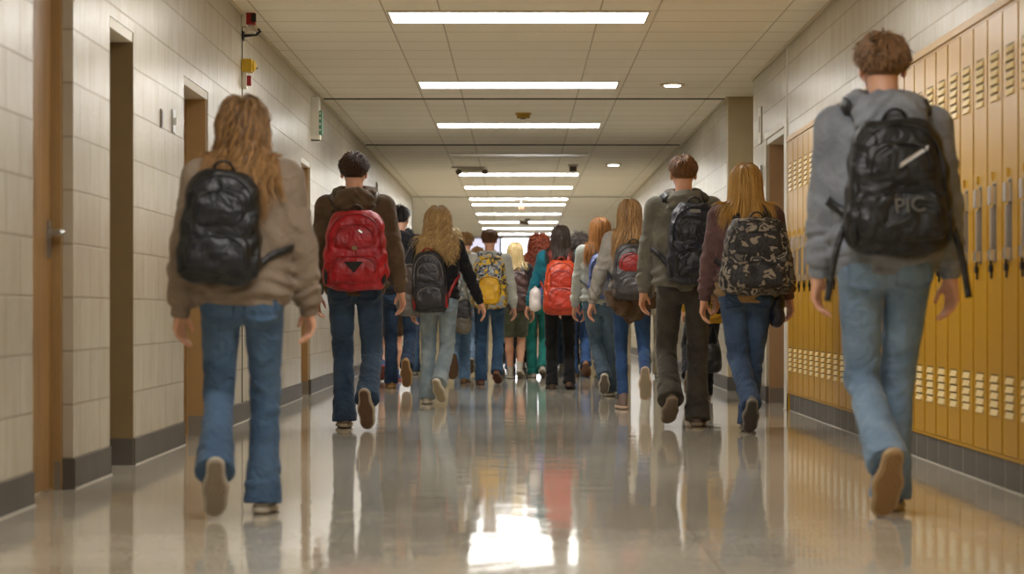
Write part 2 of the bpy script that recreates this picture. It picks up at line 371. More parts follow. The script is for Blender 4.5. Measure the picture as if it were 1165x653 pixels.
# ---- doors on the left
def door(name, ya, yb, z1, x, out, frame, leafm, leafd, reveal, knob=True, lever=True, basereveal=True, head=True):
    """x face, out direction; reveal = painted block depth before the metal frame; leafd = depth of the leaf"""
    X = lambda d: x+out*d
    def bx(mb, d0, d1, y0, y1, z0, z1_): xs = sorted((X(d0), X(d1))); mb.box(xs[0], xs[1], y0, y1, z0, z1_)
    t = .045
    fr = MB()
    bx(fr, reveal, leafd+.05, yb-t, yb+.0, 0, z1); bx(fr, reveal, leafd+.05, ya, ya+t, 0, z1); bx(fr, reveal, leafd+.05, ya+t, yb-t, z1-t, z1)
    bx(fr, leafd-.012, leafd, yb-t-.012, yb-t, 0, z1-t)
    o = structure(fr.build(name, frame))
    lf = MB(); bx(lf, leafd, leafd+.045, ya+t, yb-t, 0.01, z1-t-.003); leaf = lf.build('door_leaf', leafm, o)
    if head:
        h = MB(); bx(h, .004, leafd-.002, ya+.002, yb-.002, z1-.05, z1-.001); h.build('head_lit_strip', M_WHITE, o)  # lit underside of the lintel painted as a white strip
    if basereveal:
        b = MB(); bx(b, 0, reveal, yb-.006, yb-.0005, 0, BASE); bx(b, 0, reveal, ya+.0005, ya+.006, 0, BASE); b.build('base_return', M_BASE, o)
        k = MB(); bx(k, reveal, leafd, yb-t-.004, yb-t, 0, BASE-.01); k.build('plinth', plain('grey_plinth', (128, 120, 108), .5), o)
    if lever:
        h = MB(); yy = yb-t-.07; hz = 1.12
        h.disc((X(leafd-.012), yy, hz), .028, out*.012, 'x')
        d = X(leafd-.065)
        h.tube([(X(leafd), yy, hz), (d, yy, hz), (d, yy-.03, hz), (d, yy-.13, hz-.004)], .015, 8)
        h.box(min(X(leafd-.008), X(leafd)), max(X(leafd-.008), X(leafd)), yy-.03, yy+.03, hz-.11, hz+.05)
        h.build('door_handle', M_STEEL, leaf, smooth=False)
    return o
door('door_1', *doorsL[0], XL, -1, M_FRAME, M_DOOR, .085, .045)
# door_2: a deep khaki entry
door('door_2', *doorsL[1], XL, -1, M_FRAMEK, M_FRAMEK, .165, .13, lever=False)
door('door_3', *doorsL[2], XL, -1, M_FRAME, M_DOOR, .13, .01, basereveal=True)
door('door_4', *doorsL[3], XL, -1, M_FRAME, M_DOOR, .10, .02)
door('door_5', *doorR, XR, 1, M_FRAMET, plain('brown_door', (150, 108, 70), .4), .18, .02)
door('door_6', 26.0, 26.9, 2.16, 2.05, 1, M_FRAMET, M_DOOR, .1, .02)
for o in [o for o in bpy.data.objects if o.name == 'door_2']:
    b = MB(); b.box(XL-.128, XL-.001, 11.118, 11.1305, 0, 2.188); b.build('return_panel', M_FRAMEK, o)
    b = MB(); b.box(XL-.128, XL-.001, 11.112, 11.118, 0, BASE); b.build('base_return', M_BASE, o)

# vertical joints, casings, expansion strips
def trim(n, bxs, mat): 
    b = MB()
    for q in bxs: b.box(*q)
    return structure(b.build('trim_%d' % n, mat))
trim(1, [(XL, XL+.004, 15.48, 15.50, BASE, ZC)], M_DARKGAP)
trim(2, [(XR-.004, XR, 17.33, 17.345, 0.0, ZC)], M_WHITE)
trim(3, [(XR-.012, XR+.003, 17.30, 17.46, 0.0, 2.30), (XR-.012, XR, 17.46, 18.86, 2.25, 2.30)], M_WHITE)
trim(4, [(XR-.006, XR, 18.80, 18.86, BASE, 2.25)], M_WHITE)
trim(5, [(XL, 2.3, 21.68, 21.71, ZC-.010, ZC)], M_DARKGAP)
trim(6, [(XL, 2.05, 27.68, 27.72, ZC-.012, ZC)], M_DARKGAP)
trim(7, [(-8.9, 8.9, Y1-.02, Y1+.04, ZC-.008, ZC)], M_DARKGAP)
trim(8, [(XR-.010, XR+.03, LK0, LK1, 2.112, 2.15)], plain('ochre_trim', (190, 146, 50), .35))
trim(9, [(XL, XL+.02, Y0, Y1, ZC-.02, ZC), (XR-.02, XR, Y0, 19.85, ZC-.02, ZC), (2.03, 2.05, 21.5, Y1, ZC-.02, ZC)], plain('wall_angle', (205, 195, 170), .5))

# ---- ceiling lights
M_DIFF = plain('lit_diffuser', (255, 250, 240), .5, emit=LIGHT)
M_DIFFOFF = plain('unlit_diffuser', (236, 230, 214), .3)
LY = [(-2.4, 1), (2.1, 1), (6.6, 1), (11.1, 1), (15.65, 1), (20.33, 1), (24.76, 1), (29.5, 0), (33.65, 1), (37.2, 1), (41.0, 1), (43.2, 1), (47.3, 1), (51.6, 1), (55.6, 1), (59.6, 1)]
ordn = ['nearest', 'second', 'third', 'fourth', 'fifth', 'sixth', 'seventh', 'eighth', 'ninth', 'tenth', 'eleventh', 'farthest']
vis = 0
for y, on in LY:
    if y > 15: nm = ordn[vis]; vis += 1; lab = ('%s wide white ceiling light panel counted from the near end' % nm) if on else 'the one unlit ceiling panel, fourth from the near end, between glowing ones'
    else: lab = 'wide white ceiling light panel in the corridor behind the walking crowd'
    if vis == 1 and on: lab = 'nearest and largest wide white ceiling light panel over the corridor'
    if nm_far := (vis == 12): lab = 'farthest wide white ceiling light panel before the bright window'
    e = empty('ceiling_light', (0, y, ZC), lab, 'ceiling light', 'lit ceiling panels along the corridor' if on else None)
    f = MB(); W, D, t = .925, .29, .018
    f.box(-W, W, -D, -D+t, -.012, 0); f.box(-W, W, D-t, D, -.012, 0); f.box(-W, -W+t, -D+t, D-t, -.012, 0); f.box(W-t, W, -D+t, D-t, -.012, 0)
    f.build('light_frame', M_WHITE, e)
    MB().box(-W+t, W-t, -D+t, D-t, -.007, -.001).build('diffuser', M_DIFF if on else M_DIFFOFF, e)

e = empty('ceiling_light', (3.7, 20.68, ZC), 'unlit ceiling panel added unseen in the side corridor on the right', 'ceiling light')  # added out of view to light the side corridor, left switched off
MB().box(-.95, .95, -.3, .3, -.012, 0).build('light_frame', M_WHITE, e); MB().box(-.92, .92, -.27, .27, -.014, -.012).build('diffuser', M_DIFFOFF, e)
# ---- small ceiling and wall fittings
def at(x, y, Y): s = F/Y; return ((x-VX)/s, Y, CH+(VY-y)/s)
def fitting(name, loc, label, cat, parts):
    e = empty(name, loc, label, cat)
    for nm, mb, mat in parts: mb.build(nm, mat, e)
    return e
for x, y, lab in ((765, 96, 'nearer small lit recessed spotlight right of the ceiling panels'), (698, 187, 'farther small lit recessed spotlight right of the ceiling panels')):
    Y = (ZC-CH)*F/(VY-y)
    fitting('recessed_spotlight', ((x-VX)*Y/F, Y, ZC), lab, 'ceiling light',
            [('trim_ring', MB().disc((0, 0, -.012), .115, .012), plain('brass_ring', (196, 170, 110), .35, .4)), ('lens', MB().disc((0, 0, -.018), .075, .006), plain('lit_diffuser', (255, 250, 240), .5, emit=LIGHT*.8))])
fitting('smoke_detector', (.05, 23.3, ZC), 'yellowish round smoke detector on the ceiling between two light panels', 'smoke detector',
        [('mount', MB().disc((0, 0, -.02), .085, .02), plain('ochre_plastic', (178, 140, 50), .5)), ('cover', MB().disc((0, 0, -.055), .07, .035), plain('ochre_plastic', (178, 140, 50), .5)), ('sensor', MB().disc((0, 0, -.064), .03, .009), M_BLACK)])
fitting('smoke_detector', (.78, 31.5, ZC), 'small grey box detector right of centre beside the far spotlight', 'smoke detector',
        [('mount', MB().box(-.07, .07, -.07, .07, -.03, 0), M_WHITE), ('cover', MB().box(-.05, .05, -.05, .05, -.10, -.03), plain('grey_plastic', (110, 98, 84), .5))])
fitting('emergency_light', (-.68, 32.0, ZC), 'twin headed emergency light on the ceiling left of centre', 'emergency light',
        [('housing', MB().box(-.16, .16, -.05, .05, -.07, -.02), M_WHITE), ('mount', MB().box(-.3, .2, -.03, .03, -.02, 0), M_WHITE)] +
        [('lamp_head', MB().tube([(x, .03, -.06), (x, -.05, -.075)], [.03, .045], 10), plain('grey_plastic', (110, 98, 84), .5)) for x in (-.19, .19)])
fitting('pendant_sensor', (.05, 41.0, ZC), 'round sensor hanging on a short stem with a reddish base', 'sensor',
        [('canopy', MB().disc((0, 0, -.02), .13, .02), M_WHITE), ('stem', MB().tube([(0, 0, 0), (0, 0, -.14)], .014, 8), M_STEEL), ('sensor_head', MB().disc((0, 0, -.2), .05, .06), plain('salmon_plastic', (190, 120, 90), .5))])
fitting('security_camera', (.2, 50.0, ZC), 'small dark ceiling camera far down the corridor', 'camera',
        [('mount', MB().disc((0, 0, -.04), .06, .04), M_BLACK), ('camera_body', MB().tube([(-.18, .02, -.07), (.02, -.02, -.10)], .04, 10), plain('grey_plastic', (110, 98, 84), .5))])
M_RED = plain('red_plastic', (150, 24, 28), .4); M_YEL = plain('yellow_plastic', (206, 168, 40), .4); M_GREEN = plain('green_sign', (74, 136, 104), .45)
fitting('alarm_beacon', at(276, 21, 15.5), 'dark red alarm beacon at the top of the left wall', 'alarm',
        [('back_plate', MB().box(0, .03, -.05, .05, -.06, .06), M_WHITE), ('red_lens', MB().box(.03, .09, -.04, .04, -.045, .045), M_RED), ('grille', MB().box(.065, .1, -.042, -.041, -.03, .03), M_BLACK)])
fitting('wall_hook', at(276, 41, 15.5), 'black curved bracket on the left wall under the red alarm beacon', 'bracket',
        [('bracket_plate', MB().box(0, .012, -.04, .04, -.03, .03), M_BLACK), ('bracket_arm', MB().tube([(0, 0, 0), (.05, 0, .005), (.10, 0, .01), (.125, 0, .035), (.11, 0, .05)], .011, 8), M_BLACK), ('bracket_cover', MB().box(.02, .09, -.03, .03, .012, .03), M_WHITE)])
fitting('bell_box', at(276, 75, 15.5), 'yellow rounded bell box high on the left wall', 'bell',
        [('yellow_housing', MB().box(0, .07, -.06, .06, -.045, .045), M_YEL), ('dome', MB().tube([(.07, 0, 0), (.085, 0, 0), (.098, 0, 0)], [.045, .038, .015], 14), M_YEL), ('clapper', MB().tube([(.095, 0, -.01), (.11, 0, -.02)], .01, 8), M_STEEL)])
fitting('pull_station', at(281, 91, 15.5), 'small white call point with red handle below the yellow bell', 'alarm',
        [('plate', MB().box(-.03, .0, -.04, .04, -.06, .06), M_WHITE), ('red_handle', MB().box(0, .03, -.015, .015, -.04, .03), M_RED)])
e = fitting('exit_sign_box', (XL, 20.7, 2.59), 'white wall box with green sign on its side above the left door', 'sign',
        [('housing', MB().box(0, .075, -.09, .09, -.2, .2), M_WHITE), ('green_panel', MB().box(.07, .103, -.08, .08, -.15, .07), M_GREEN), ('lower_cover', MB().box(0, .085, -.07, .07, -.2, -.13), plain('ivory', (235, 228, 205), .4))])
gp = [c for c in bpy.data.objects if c.parent == e and c.name.startswith('green_panel')][0]
for z in (-.12, -.065, -.01, .035): MB().box(.080, .094, -.0815, -.08, z, z+.022).build('pale_mark', M_WHITE, gp)
Yp = 1.95*F/(VX-428)
fitting('wall_plate', (XL, Yp, CH+(VY-213)*Yp/F), 'small oval dark plate on the far left wall above the red backpack wearer', 'wall plate',
        [('rim', MB().disc((0, 0, 0), .075, .015, 'x'), plain('brass_ring', (196, 170, 110), .35, .4)), ('plate_face', MB().disc((.015, 0, 0), .05, .008, 'x'), plain('grey_plastic', (110, 98, 84), .5))])
Yp = 1.95*F/(VX-200)
fitting('light_switch', (XL, Yp-.1, CH+(VY-140)*Yp/F), 'steel switch plate beside the third left door', 'switch',
        [('switch_plate', MB().box(0, .008, -.05, .05, -.065, .065), M_STEEL), ('toggle', MB().box(.008, .022, -.012, .012, -.02, .02), M_WHITE)])
fitting('wall_slot', (XL, Yp-.52, CH+(VY-144)*Yp/F), 'narrow dark slot plate left of the steel switch plate', 'wall plate',
        [('slot_frame', MB().box(0, .006, -.03, .03, -.05, .05), plain('grey_plastic', (110, 98, 84), .5)), ('slot', MB().box(.006, .008, -.015, .015, -.04, .04), M_BLACK)])
Yp = 2.12*F/(867-VX)
fitting('door_keypad', (XR, Yp, CH+(VY-200)*Yp/F), 'tall narrow steel reader beside the right doorway', 'keypad',
        [('keypad_plate', MB().box(-.02, 0, -.05, .05, -.09, .09), M_STEEL), ('keypad_face', MB().box(-.024, -.02, -.03, .03, -.06, .05), plain('grey_plastic', (110, 98, 84), .5))])
fitting('wall_plaque', (XR, Yp+.1, CH+(VY-142)*Yp/F), 'pale plaque with a thin dark figure above the right doorway reader', 'sign',
        [('plaque', MB().box(-.012, 0, -.12, .12, -.16, .16), plain('painted_plaque', (196, 188, 165), .4)), ('figure', MB().box(-.016, -.012, -.035, .02, -.06, .08), plain('bronze', (110, 92, 60), .5))])

# ---- lockers
M_LOCK = surf('ochre_locker_enamel', (196, 148, 10), .3, c2=(188, 139, 7), vscale=2.5, bump=.12, bscale=14, spec=.4)
M_LOUVRE_GLINT = surf('louvre_glint_enamel', (246, 226, 176), .30, c2=(232, 202, 130), vscale=2.5, bump=.05, bscale=14)  # paler than the doors: glints of the ceiling lights painted into the colour
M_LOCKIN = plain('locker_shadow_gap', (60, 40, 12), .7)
PITCH = .306
def make_locker():
    """origin at floor, front face at x = 0 looking to -x, spans y 0..PITCH"""
    e = empty('locker', (0, 0, 0))
    b = MB(); P = PITCH
    b.box(.03, .10, .002, P-.002, BASE, 2.112); b.box(.0, .03, 0, .010, BASE, 2.112); b.box(.0, .03, P-.010, P, BASE, 2.112)
    b.box(0, .03, .010, P-.010, BASE, BASE+.014); b.box(0, .03, .010, P-.010, 2.098, 2.112)
    b.build('locker_body', M_LOCK, e)
    b = MB(); b.box(.010, .10, 0, P, 0, BASE-.004); k = b.build('plinth', M_BASE, e)
    b = MB(); b.box(.008, .010, .0, .003, 0, BASE-.004); b.box(.0085, .0095, 0, P, 0, .006); b.build('plinth_joint_glint', M_JOINT_GLINT, k)  # pale tile joint, plus the floor-line highlight painted as a strip
    d0, d1 = .014, P-.014
    b = MB()
    hy0, hy1, hz0, hz1 = d0+.075-.0, d0+.118, 1.00, 1.35     # recess of the handle
    hy0, hy1 = P*.5-.032, P*.5+.032
    for (z0, z1) in ((BASE+.018, hz0), (hz1, 2.094)): b.box(-.004, .012, d0, d1, z0, z1)
    b.box(-.004, .012, d0, hy0, hz0, hz1); b.box(-.004, .012, hy1, d1, hz0, hz1)
    d = b.build('locker_door', M_LOCK, e)
    for zc, n in ((1.82, 6), (.405, 5)):
        m = MB(); g = MB()
        for k in range(n):
            z = zc+(k-(n-1)/2)*.037
            ya, yb = P*.5-.075, P*.5+.075
            # a pressed louvre: flush at its top, standing proud at its lower edge
            m.add([(-.0045, ya, z+.014), (-.0045, yb, z+.014), (-.0135, yb-.004, z-.014), (-.0135, ya+.004, z-.014), (-.0045, ya, z-.016), (-.0045, yb, z-.016)],
                  [(0, 1, 2, 3), (3, 2, 5, 4), (0, 3, 4), (1, 5, 2), (0, 4, 5, 1)])
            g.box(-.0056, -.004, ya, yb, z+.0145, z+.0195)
        l = m.build('louvres', M_LOUVRE_GLINT, d); g.build('slots', M_LOCKIN, d)
    yc = P*.5
    h = MB(); h.box(.006, .010, hy0, hy1, hz0, hz1); h.box(-.024, .006, yc-.014, yc+.014, 1.05, 1.24)
    h.box(-.006, .006, hy0, hy0+.004, hz0, hz1); h.box(-.006, .006, hy1-.004, hy1, hz0, hz1); h.box(-.006, .006, hy0, hy1, hz0, hz0+.005); h.box(-.006, .006, hy0, hy1, hz1-.005, hz1)
    h.build('handle_plate', plain('handle_steel', (176, 174, 174), .34, .6), e)
    h = MB(); yc = P*.5
    h.box(-.032, .004, yc-.024, yc+.024, 1.25, 1.335); MB().box(-.032, .0, yc-.022, yc+.022, 1.005, 1.055).build('latch_foot', M_CHROME, e, bevel=.003)
    h.build('handle_latch', M_CHROME, e, bevel=.003)
    h = MB(); h.box(.0, .0055, yc-.018, yc+.018, 1.15, 1.25); h.build('handle_recess', M_BLACK, e)
    h = MB(); h.box(-.012, -.004, P*.5+.04, P*.5+.058, 1.365, 1.40); h.build('number_tab', plain('brass_tab', (214, 170, 60), .3, .4), e)
    h = MB(); h.box(-.02, -.004, P*.5+.035, P*.5+.062, .955, .985); h.tube([(-.012, P*.5+.040, .98), (-.012, P*.5+.041, 1.01), (-.012, P*.5+.056, 1.01), (-.012, P*.5+.057, .98)], .004, 6)
    h.box(-.014, -.006, P*.5+.044, P*.5+.053, .925, .957)
    h.build('padlock', M_BLACK, e)
    return e
def words_n(n): return ['first', 'second', 'third', 'fourth', 'fifth', 'sixth', 'seventh', 'eighth', 'ninth', 'tenth', 'eleventh', 'twelfth', 'thirteenth', 'fourteenth', 'fifteenth', 'sixteenth', 'seventeenth', 'eighteenth'][n]
lk = make_locker(); nlk = int(round((LK1-LK0)/PITCH)); i0 = None
vis_first = next(i for i in range(nlk) if 590+XR*F/(LK0+(i+1)*PITCH) < 1165)
man = [i for i in range(nlk) if 590+XR*F/(LK0+(i+.5)*PITCH) < 1041]
for i in range(nlk):
    o = lk if i == 0 else copy_tree(lk)
    o.location = (XR, LK0+i*PITCH, 0)
    if i < vis_first: o['label'] = 'tall ochre locker with padlock nearest the viewer at the right edge'; o['group'] = 'ochre lockers nearest the viewer'
    elif i not in man: o['label'] = 'tall ochre locker with padlock, %s from the right edge of the photo' % words_n(i-vis_first); o['group'] = 'ochre lockers along the right wall'
    else: o['label'] = 'tall ochre locker with padlock, %s from the white door frame' % words_n(nlk-1-i); o['group'] = 'ochre lockers along the right wall'
    o['category'] = 'locker'
if LK0+nlk*PITCH < LK1-.002:
    structure(MB().box(XR, XR+.1, LK0+nlk*PITCH, LK1, 0, 2.112).build('trim_10', M_LOCK))
print('room', round(time.time()-T0, 1))
# ------------------------------------------------------------------ signed-distance modelling
f32 = np.float32
def A(*x): return np.array(x, f32)
def nrm(v): v = np.asarray(v, float); return v/(np.linalg.norm(v)+1e-12)
def smin(a, b, k):
    h = np.clip(.5+.5*(b-a)/k, 0, 1); return b*(1-h)+a*h-k*h*(1-h)
def smax(a, b, k): return -smin(-a, -b, k)
def cap(P, a, b, r1, r2, fold=0, flen=.04, ph=0.0, f0=0.0, f1=1.0):
    a = np.asarray(a, f32); b = np.asarray(b, f32); ab = b-a; L2 = float(ab@ab)+1e-12
    q = P-a; t = np.clip((q@ab)/L2, 0, 1); d = np.linalg.norm(q-t[:, None]*ab, axis=1)
    r = r1+(r2-r1)*t
    if fold:
        L = math.sqrt(L2); w = np.clip((t-f0)/.15, 0, 1)*np.clip((f1-t)/.15+1, 0, 1)
        ux = q@np.asarray(nrm(np.cross(ab, (.3, 1, .2))), f32); uy = q@np.asarray(nrm(np.cross(ab, (1, .2, .1))), f32)
        s = t*L/flen*4.0+ph+2.3*np.sin(ux*24+ph)+2.0*np.sin(uy*21+ph*2+t*3)
        am = .25+.75*np.clip(np.sin(t*L*31+ux*17-uy*13+ph*3), 0, 1)
        r = r+fold*w*am*(np.sin(s)+.45*np.sin(1.9*s+uy*50-ux*30+ph))
    return d-r
def ell(P, c, r, R=None):
    q = P-np.asarray(c, f32)
    if R is not None: q = q@np.asarray(R, f32)
    r = np.asarray(r, f32); k0 = np.linalg.norm(q/r, axis=1); k1 = np.linalg.norm(q/(r*r), axis=1)
    return k0*(k0-1)/(k1+1e-9)
def rbox(P, c, h, rad, R=None):
    q = P-np.asarray(c, f32)
    if R is not None: q = q@np.asarray(R, f32)
    q = np.abs(q)-(np.asarray(h, f32)-rad)
    return np.linalg.norm(np.maximum(q, 0), axis=1)+np.minimum(q.max(1), 0)-rad
def loft(P, z, w, d, cy, n=2.4, cx=None, k=.03):
    zz = P[:, 2]; W = np.interp(zz, z, w).astype(f32); D = np.interp(zz, z, d).astype(f32); C = np.interp(zz, z, cy).astype(f32)
    X = P[:, 0]-(0 if cx is None else np.interp(zz, z, cx).astype(f32))
    q = ((np.abs(X)/W)**n+(np.abs(P[:, 1]-C)/D)**n+1e-12)**(1/n)
    s = (q-1)*np.minimum(W, D)*.85
    return smax(smax(s, zz-z[-1], k), z[0]-zz, .012)
def wob(P, amp, fr, ph=0.0):
    """soft irregular bumps"""
    x, y, z = P[:, 0]*fr, P[:, 1]*fr, P[:, 2]*fr
    a = np.sin(x+1.7*np.sin(.7*z+ph)+ph)*np.sin(1.1*z+1.3*np.sin(.9*x+y)+.5*ph); b = np.sin(1.9*z+1.2*x+2*np.sin(.6*y+ph)+2*ph)
    return amp*(a+.5*b)
def rotx(a): c, s = math.cos(a), math.sin(a); return np.array([[1, 0, 0], [0, c, -s], [0, s, c]])
def roty(a): c, s = math.cos(a), math.sin(a); return np.array([[c, 0, s], [0, 1, 0], [-s, 0, c]])
def rotz(a): c, s = math.cos(a), math.sin(a); return np.array([[c, -s, 0], [s, c, 0], [0, 0, 1]])
_E = [(0,1),(2,3),(4,5),(6,7),(0,2),(1,3),(4,6),(5,7),(0,4),(1,5),(2,6),(3,7)]
def nets(f, lo, hi, h, slack=1.7):
    """sparse surface nets: f maps (N,3) -> distance"""
    lo = np.asarray(lo, float); hi = np.asarray(hi, float); B = 8; bs = B*h
    n = np.maximum(1, np.ceil((hi-lo)/bs).astype(int))
    I = np.stack(np.meshgrid(*[np.arange(k) for k in n], indexing='ij'), -1).reshape(-1, 3)
    c = (lo+(I+.5)*bs).astype(f32); keep = np.abs(f(c)) < bs*.87*slack*.75+h; I = I[keep]
    o = np.arange(B+1); O = np.stack(np.meshgrid(o, o, o, indexing='ij'), -1)
    G = I[:, None, None, None, :]*B+O[None]
    P = (lo+G.reshape(-1, 3)*h).astype(f32)
    v = np.concatenate([f(P[i:i+400000]) for i in range(0, len(P), 400000)]).reshape(len(I), B+1, B+1, B+1)
    neg = v < 0
    C = [v[:, dx:B+dx, dy:B+dy, dz:B+dz] for dz in (0, 1) for dy in (0, 1) for dx in (0, 1)]
    cn = sum((c_ < 0).astype(np.int8) for c_ in C); act = (cn > 0) & (cn < 8)
    idx = np.argwhere(act); vals = np.stack([c_[act] for c_ in C], 1).astype(float)
    gc = I[idx[:, 0]]*B+idx[:, 1:]
    acc = np.zeros((len(idx), 3)); cnt = np.zeros(len(idx))
    corner = np.array([(k & 1, (k >> 1) & 1, (k >> 2) & 1) for k in range(8)], float)
    for a, b in _E:
        va, vb = vals[:, a], vals[:, b]; m = (va < 0) != (vb < 0)
        t = np.where(m, va/np.where(m, va-vb, 1), 0)
        acc += m[:, None]*(corner[a]+t[:, None]*(corner[b]-corner[a])); cnt += m
    V = lo+(gc+acc/cnt[:, None])*h
    S = (n*B+4).astype(np.int64); key = ((gc[:, 0]+1)*S[1]+gc[:, 1]+1)*S[2]+gc[:, 2]+1
    order = np.argsort(key); ks = key[order]
    def find(g):
        k = ((g[:, 0]+1)*S[1]+g[:, 1]+1)*S[2]+g[:, 2]+1
        p = np.clip(np.searchsorted(ks, k), 0, len(ks)-1); return np.where(ks[p] == k, order[p], -1)
    Q = []
    for ax in range(3):
        sl = [slice(0, B)]*3; s2 = list(sl); s2[ax] = slice(1, B+1)
        n0 = neg[(slice(None), *sl)]; n1 = neg[(slice(None), *s2)]
        e = np.argwhere(n0 != n1); g = I[e[:, 0]]*B+e[:, 1:]; sgn = n0[n0 != n1]
        u = np.zeros(3, int); w = np.zeros(3, int); u[(ax+1) % 3] = 1; w[(ax+2) % 3] = 1
        q = np.stack([find(g), find(g-u), find(g-u-w), find(g-w)], 1); ok = (q >= 0).all(1)
        q = q[ok]; s = sgn[ok]; q[~s] = q[~s][:, ::-1]; Q.append(q)
    return V, np.concatenate(Q)
def grad(f, P, e=.002):
    P = P.astype(f32); d = f(P); g = np.stack([f(P+A(*(e if i == j else 0 for j in range(3))))-d for i in range(3)], 1)/e
    return d, g/(np.linalg.norm(g, axis=1)[:, None]+1e-9)
def hug(f, P, off, it=6):
    P = np.array(P, float)
    for _ in range(it):
        d, g = grad(f, P); P = P-(d-off)[:, None]*g*.9
    return P
def resample(P, n):
    P = np.array(P, float); d = np.r_[0, np.cumsum(np.linalg.norm(np.diff(P, axis=0), axis=1))]
    t = np.linspace(0, d[-1], n); Q = np.stack([np.interp(t, d, P[:, i]) for i in range(3)], 1)
    for _ in range(3): Q[1:-1] = .25*Q[:-2]+.5*Q[1:-1]+.25*Q[2:]
    return Q
def ribbon(P, Nn, w, th, w1=None):
    """flat strap following points P with outward normals Nn; returns verts, quads"""
    n = len(P); T = np.gradient(P, axis=0); T /= np.linalg.norm(T, axis=1)[:, None]+1e-9
    Bn = np.cross(T, Nn); Bn /= np.linalg.norm(Bn, axis=1)[:, None]+1e-9
    W = np.linspace(w, w1 if w1 else w, n)[:, None]/2
    prof = [(-1, 0), (-.92, .7), (0, 1), (.92, .7), (1, 0), (0, -.05)]
    V = np.concatenate([P+Bn*W*a+Nn*th*b for a, b in prof]); m = len(prof)
    Q = [(k*n+i, k*n+i+1, ((k+1) % m)*n+i+1, ((k+1) % m)*n+i) for k in range(m) for i in range(n-1)]
    Q += [(0, n, 2*n, 5*n), (2*n, 3*n, 4*n, 5*n), (n-1, 6*n-1, 3*n-1, 2*n-1), (3*n-1, 6*n-1, 5*n-1, 4*n-1)]
    return V, np.array(Q)
# ------------------------------------------------------------------ people
THIGH, SHANK = .43, .41
# --- shoe prototype, foot local: ankle at the origin, toes towards +y, sole bottom at z = -.085
def shoe_outline(P):
    q = P[:, :2]; Z = np.zeros(len(P), f32)
    def c2(cx, cy, r): return np.hypot(q[:, 0]-cx, q[:, 1]-cy)-r
    a = np.array([0, -.045]); 
    P2 = np.stack([q[:, 0], q[:, 1], Z], 1)
    d = cap(P2, (0, -.04, 0), (.0, .05, 0), .034, .036)
    d = smin(d, cap(P2, (.0, .08, 0), (.004, .135, 0), .046, .042), .05)
    return smin(d, c2(-.004, .165, .034), .03)
def shoe_upper(P):
    o = shoe_outline(P); z = P[:, 2]
    top = np.interp(P[:, 1], [-.09, -.04, .03, .08, .14, .21], [.0, .02, .012, -.028, -.045, -.062]).astype(f32)
    d = smax(smax(o+.002+.010*np.clip((z+.06)/.08, -1, 1)*0, z-top, .03), -.062-z, .003)
    d = smax(d, o-.001+np.clip(z+.055, 0, 1)*.28, .012)
    d = smin(d, cap(P, (0, -.018, -.02), (0, -.008, .035), .036, .040), .02)
    return d
def shoe_sole(P):
    z = P[:, 2]; return smax(smax(shoe_outline(P)-.004, z+.058, .004), -.079-z, .004)
def shoe_tread(P):
    z = P[:, 2]; g = .0016*np.sign(np.sin(P[:, 1]*2*math.pi/.016)*np.sin((P[:, 0]+.3*P[:, 1])*2*math.pi/.02))
    return smax(smax(shoe_outline(P)+.006, z+.078, .002), -.085-z+g, .001)
_sl, _sh = (-.09, -.12, -.1), (.09, .23, .09)
SHOE = [nets(shoe_upper, _sl, _sh, .0045), nets(shoe_sole, _sl, _sh, .004), nets(shoe_tread, _sl, _sh, .004)]
SHOEALL = np.concatenate([s[0] for s in SHOE])
LACE = MB()
for i in range(5):
    y = .035+i*.018; z = np.interp(y, [-.09, -.04, .03, .08, .14, .21], [.0, .02, .012, -.028, -.045, -.062])+.004
    LACE.tube([(-.022, y-.006, z-.008), (0, y, z+.003), (.022, y+.006, z-.008)], .0028, 5)

def foot_lowest(c): R = rotx(-c); return float((SHOEALL@R.T)[:, 2].min())

# --- hand: wrist at origin, local a (along), t (thumb side), n (palm side)
def hand_sdf(P, w, a, t, n, curl=1.0):
    w = np.asarray(w, float); g = lambda x, y, z: w+a*x+t*y+n*z
    d = cap(P, g(-.02, 0, 0), g(.015, 0, 0), .024, .025)
    for k, y in enumerate((.027, .009, -.010, -.027)):
        d = smin(d, cap(P, g(.012, y*.6, 0), g(.082-abs(y)*.12, y, .0), .0150, .0108), .010)
    d = smin(d, cap(P, g(.02, .016, .006), g(.045, .024, .008), .017, .013), .012)   # thumb muscle
    for k, (y, L, c0) in enumerate(((.028, .95, 16), (.009, 1.04, 22), (-.010, .97, 27), (-.028, .78, 31))):
        p = g(.084-abs(y)*.12, y, 0); ang = math.radians(c0*curl); r = (.0094, .0086, .0078, .0068) if k < 3 else (.0083, .0076, .007, .006)
        fd = None
        for j, (l, dc) in enumerate(((.043, 0), (.026, 32), (.021, 20))):
            ang += math.radians(dc*curl); dr = a*math.cos(ang)+n*math.sin(ang)+t*(y*1.2)*(1-.4*j)
            q = p+nrm(dr)*l*L
            c = cap(P, p, q, r[j], r[j+1]); fd = c if fd is None else smin(fd, c, .003); p = q
        d = smin(d, fd, .004)
    p = g(.030, .026, .008); q = p+nrm(a*.72+t*.62+n*.32)*.040; d2 = cap(P, p, q, .0125, .0098)
    u = q+nrm(a*.92+t*.22+n*.34)*.032; d2 = smin(d2, cap(P, q, u, .0098, .0078), .003)
    return smin(d, d2, .006)

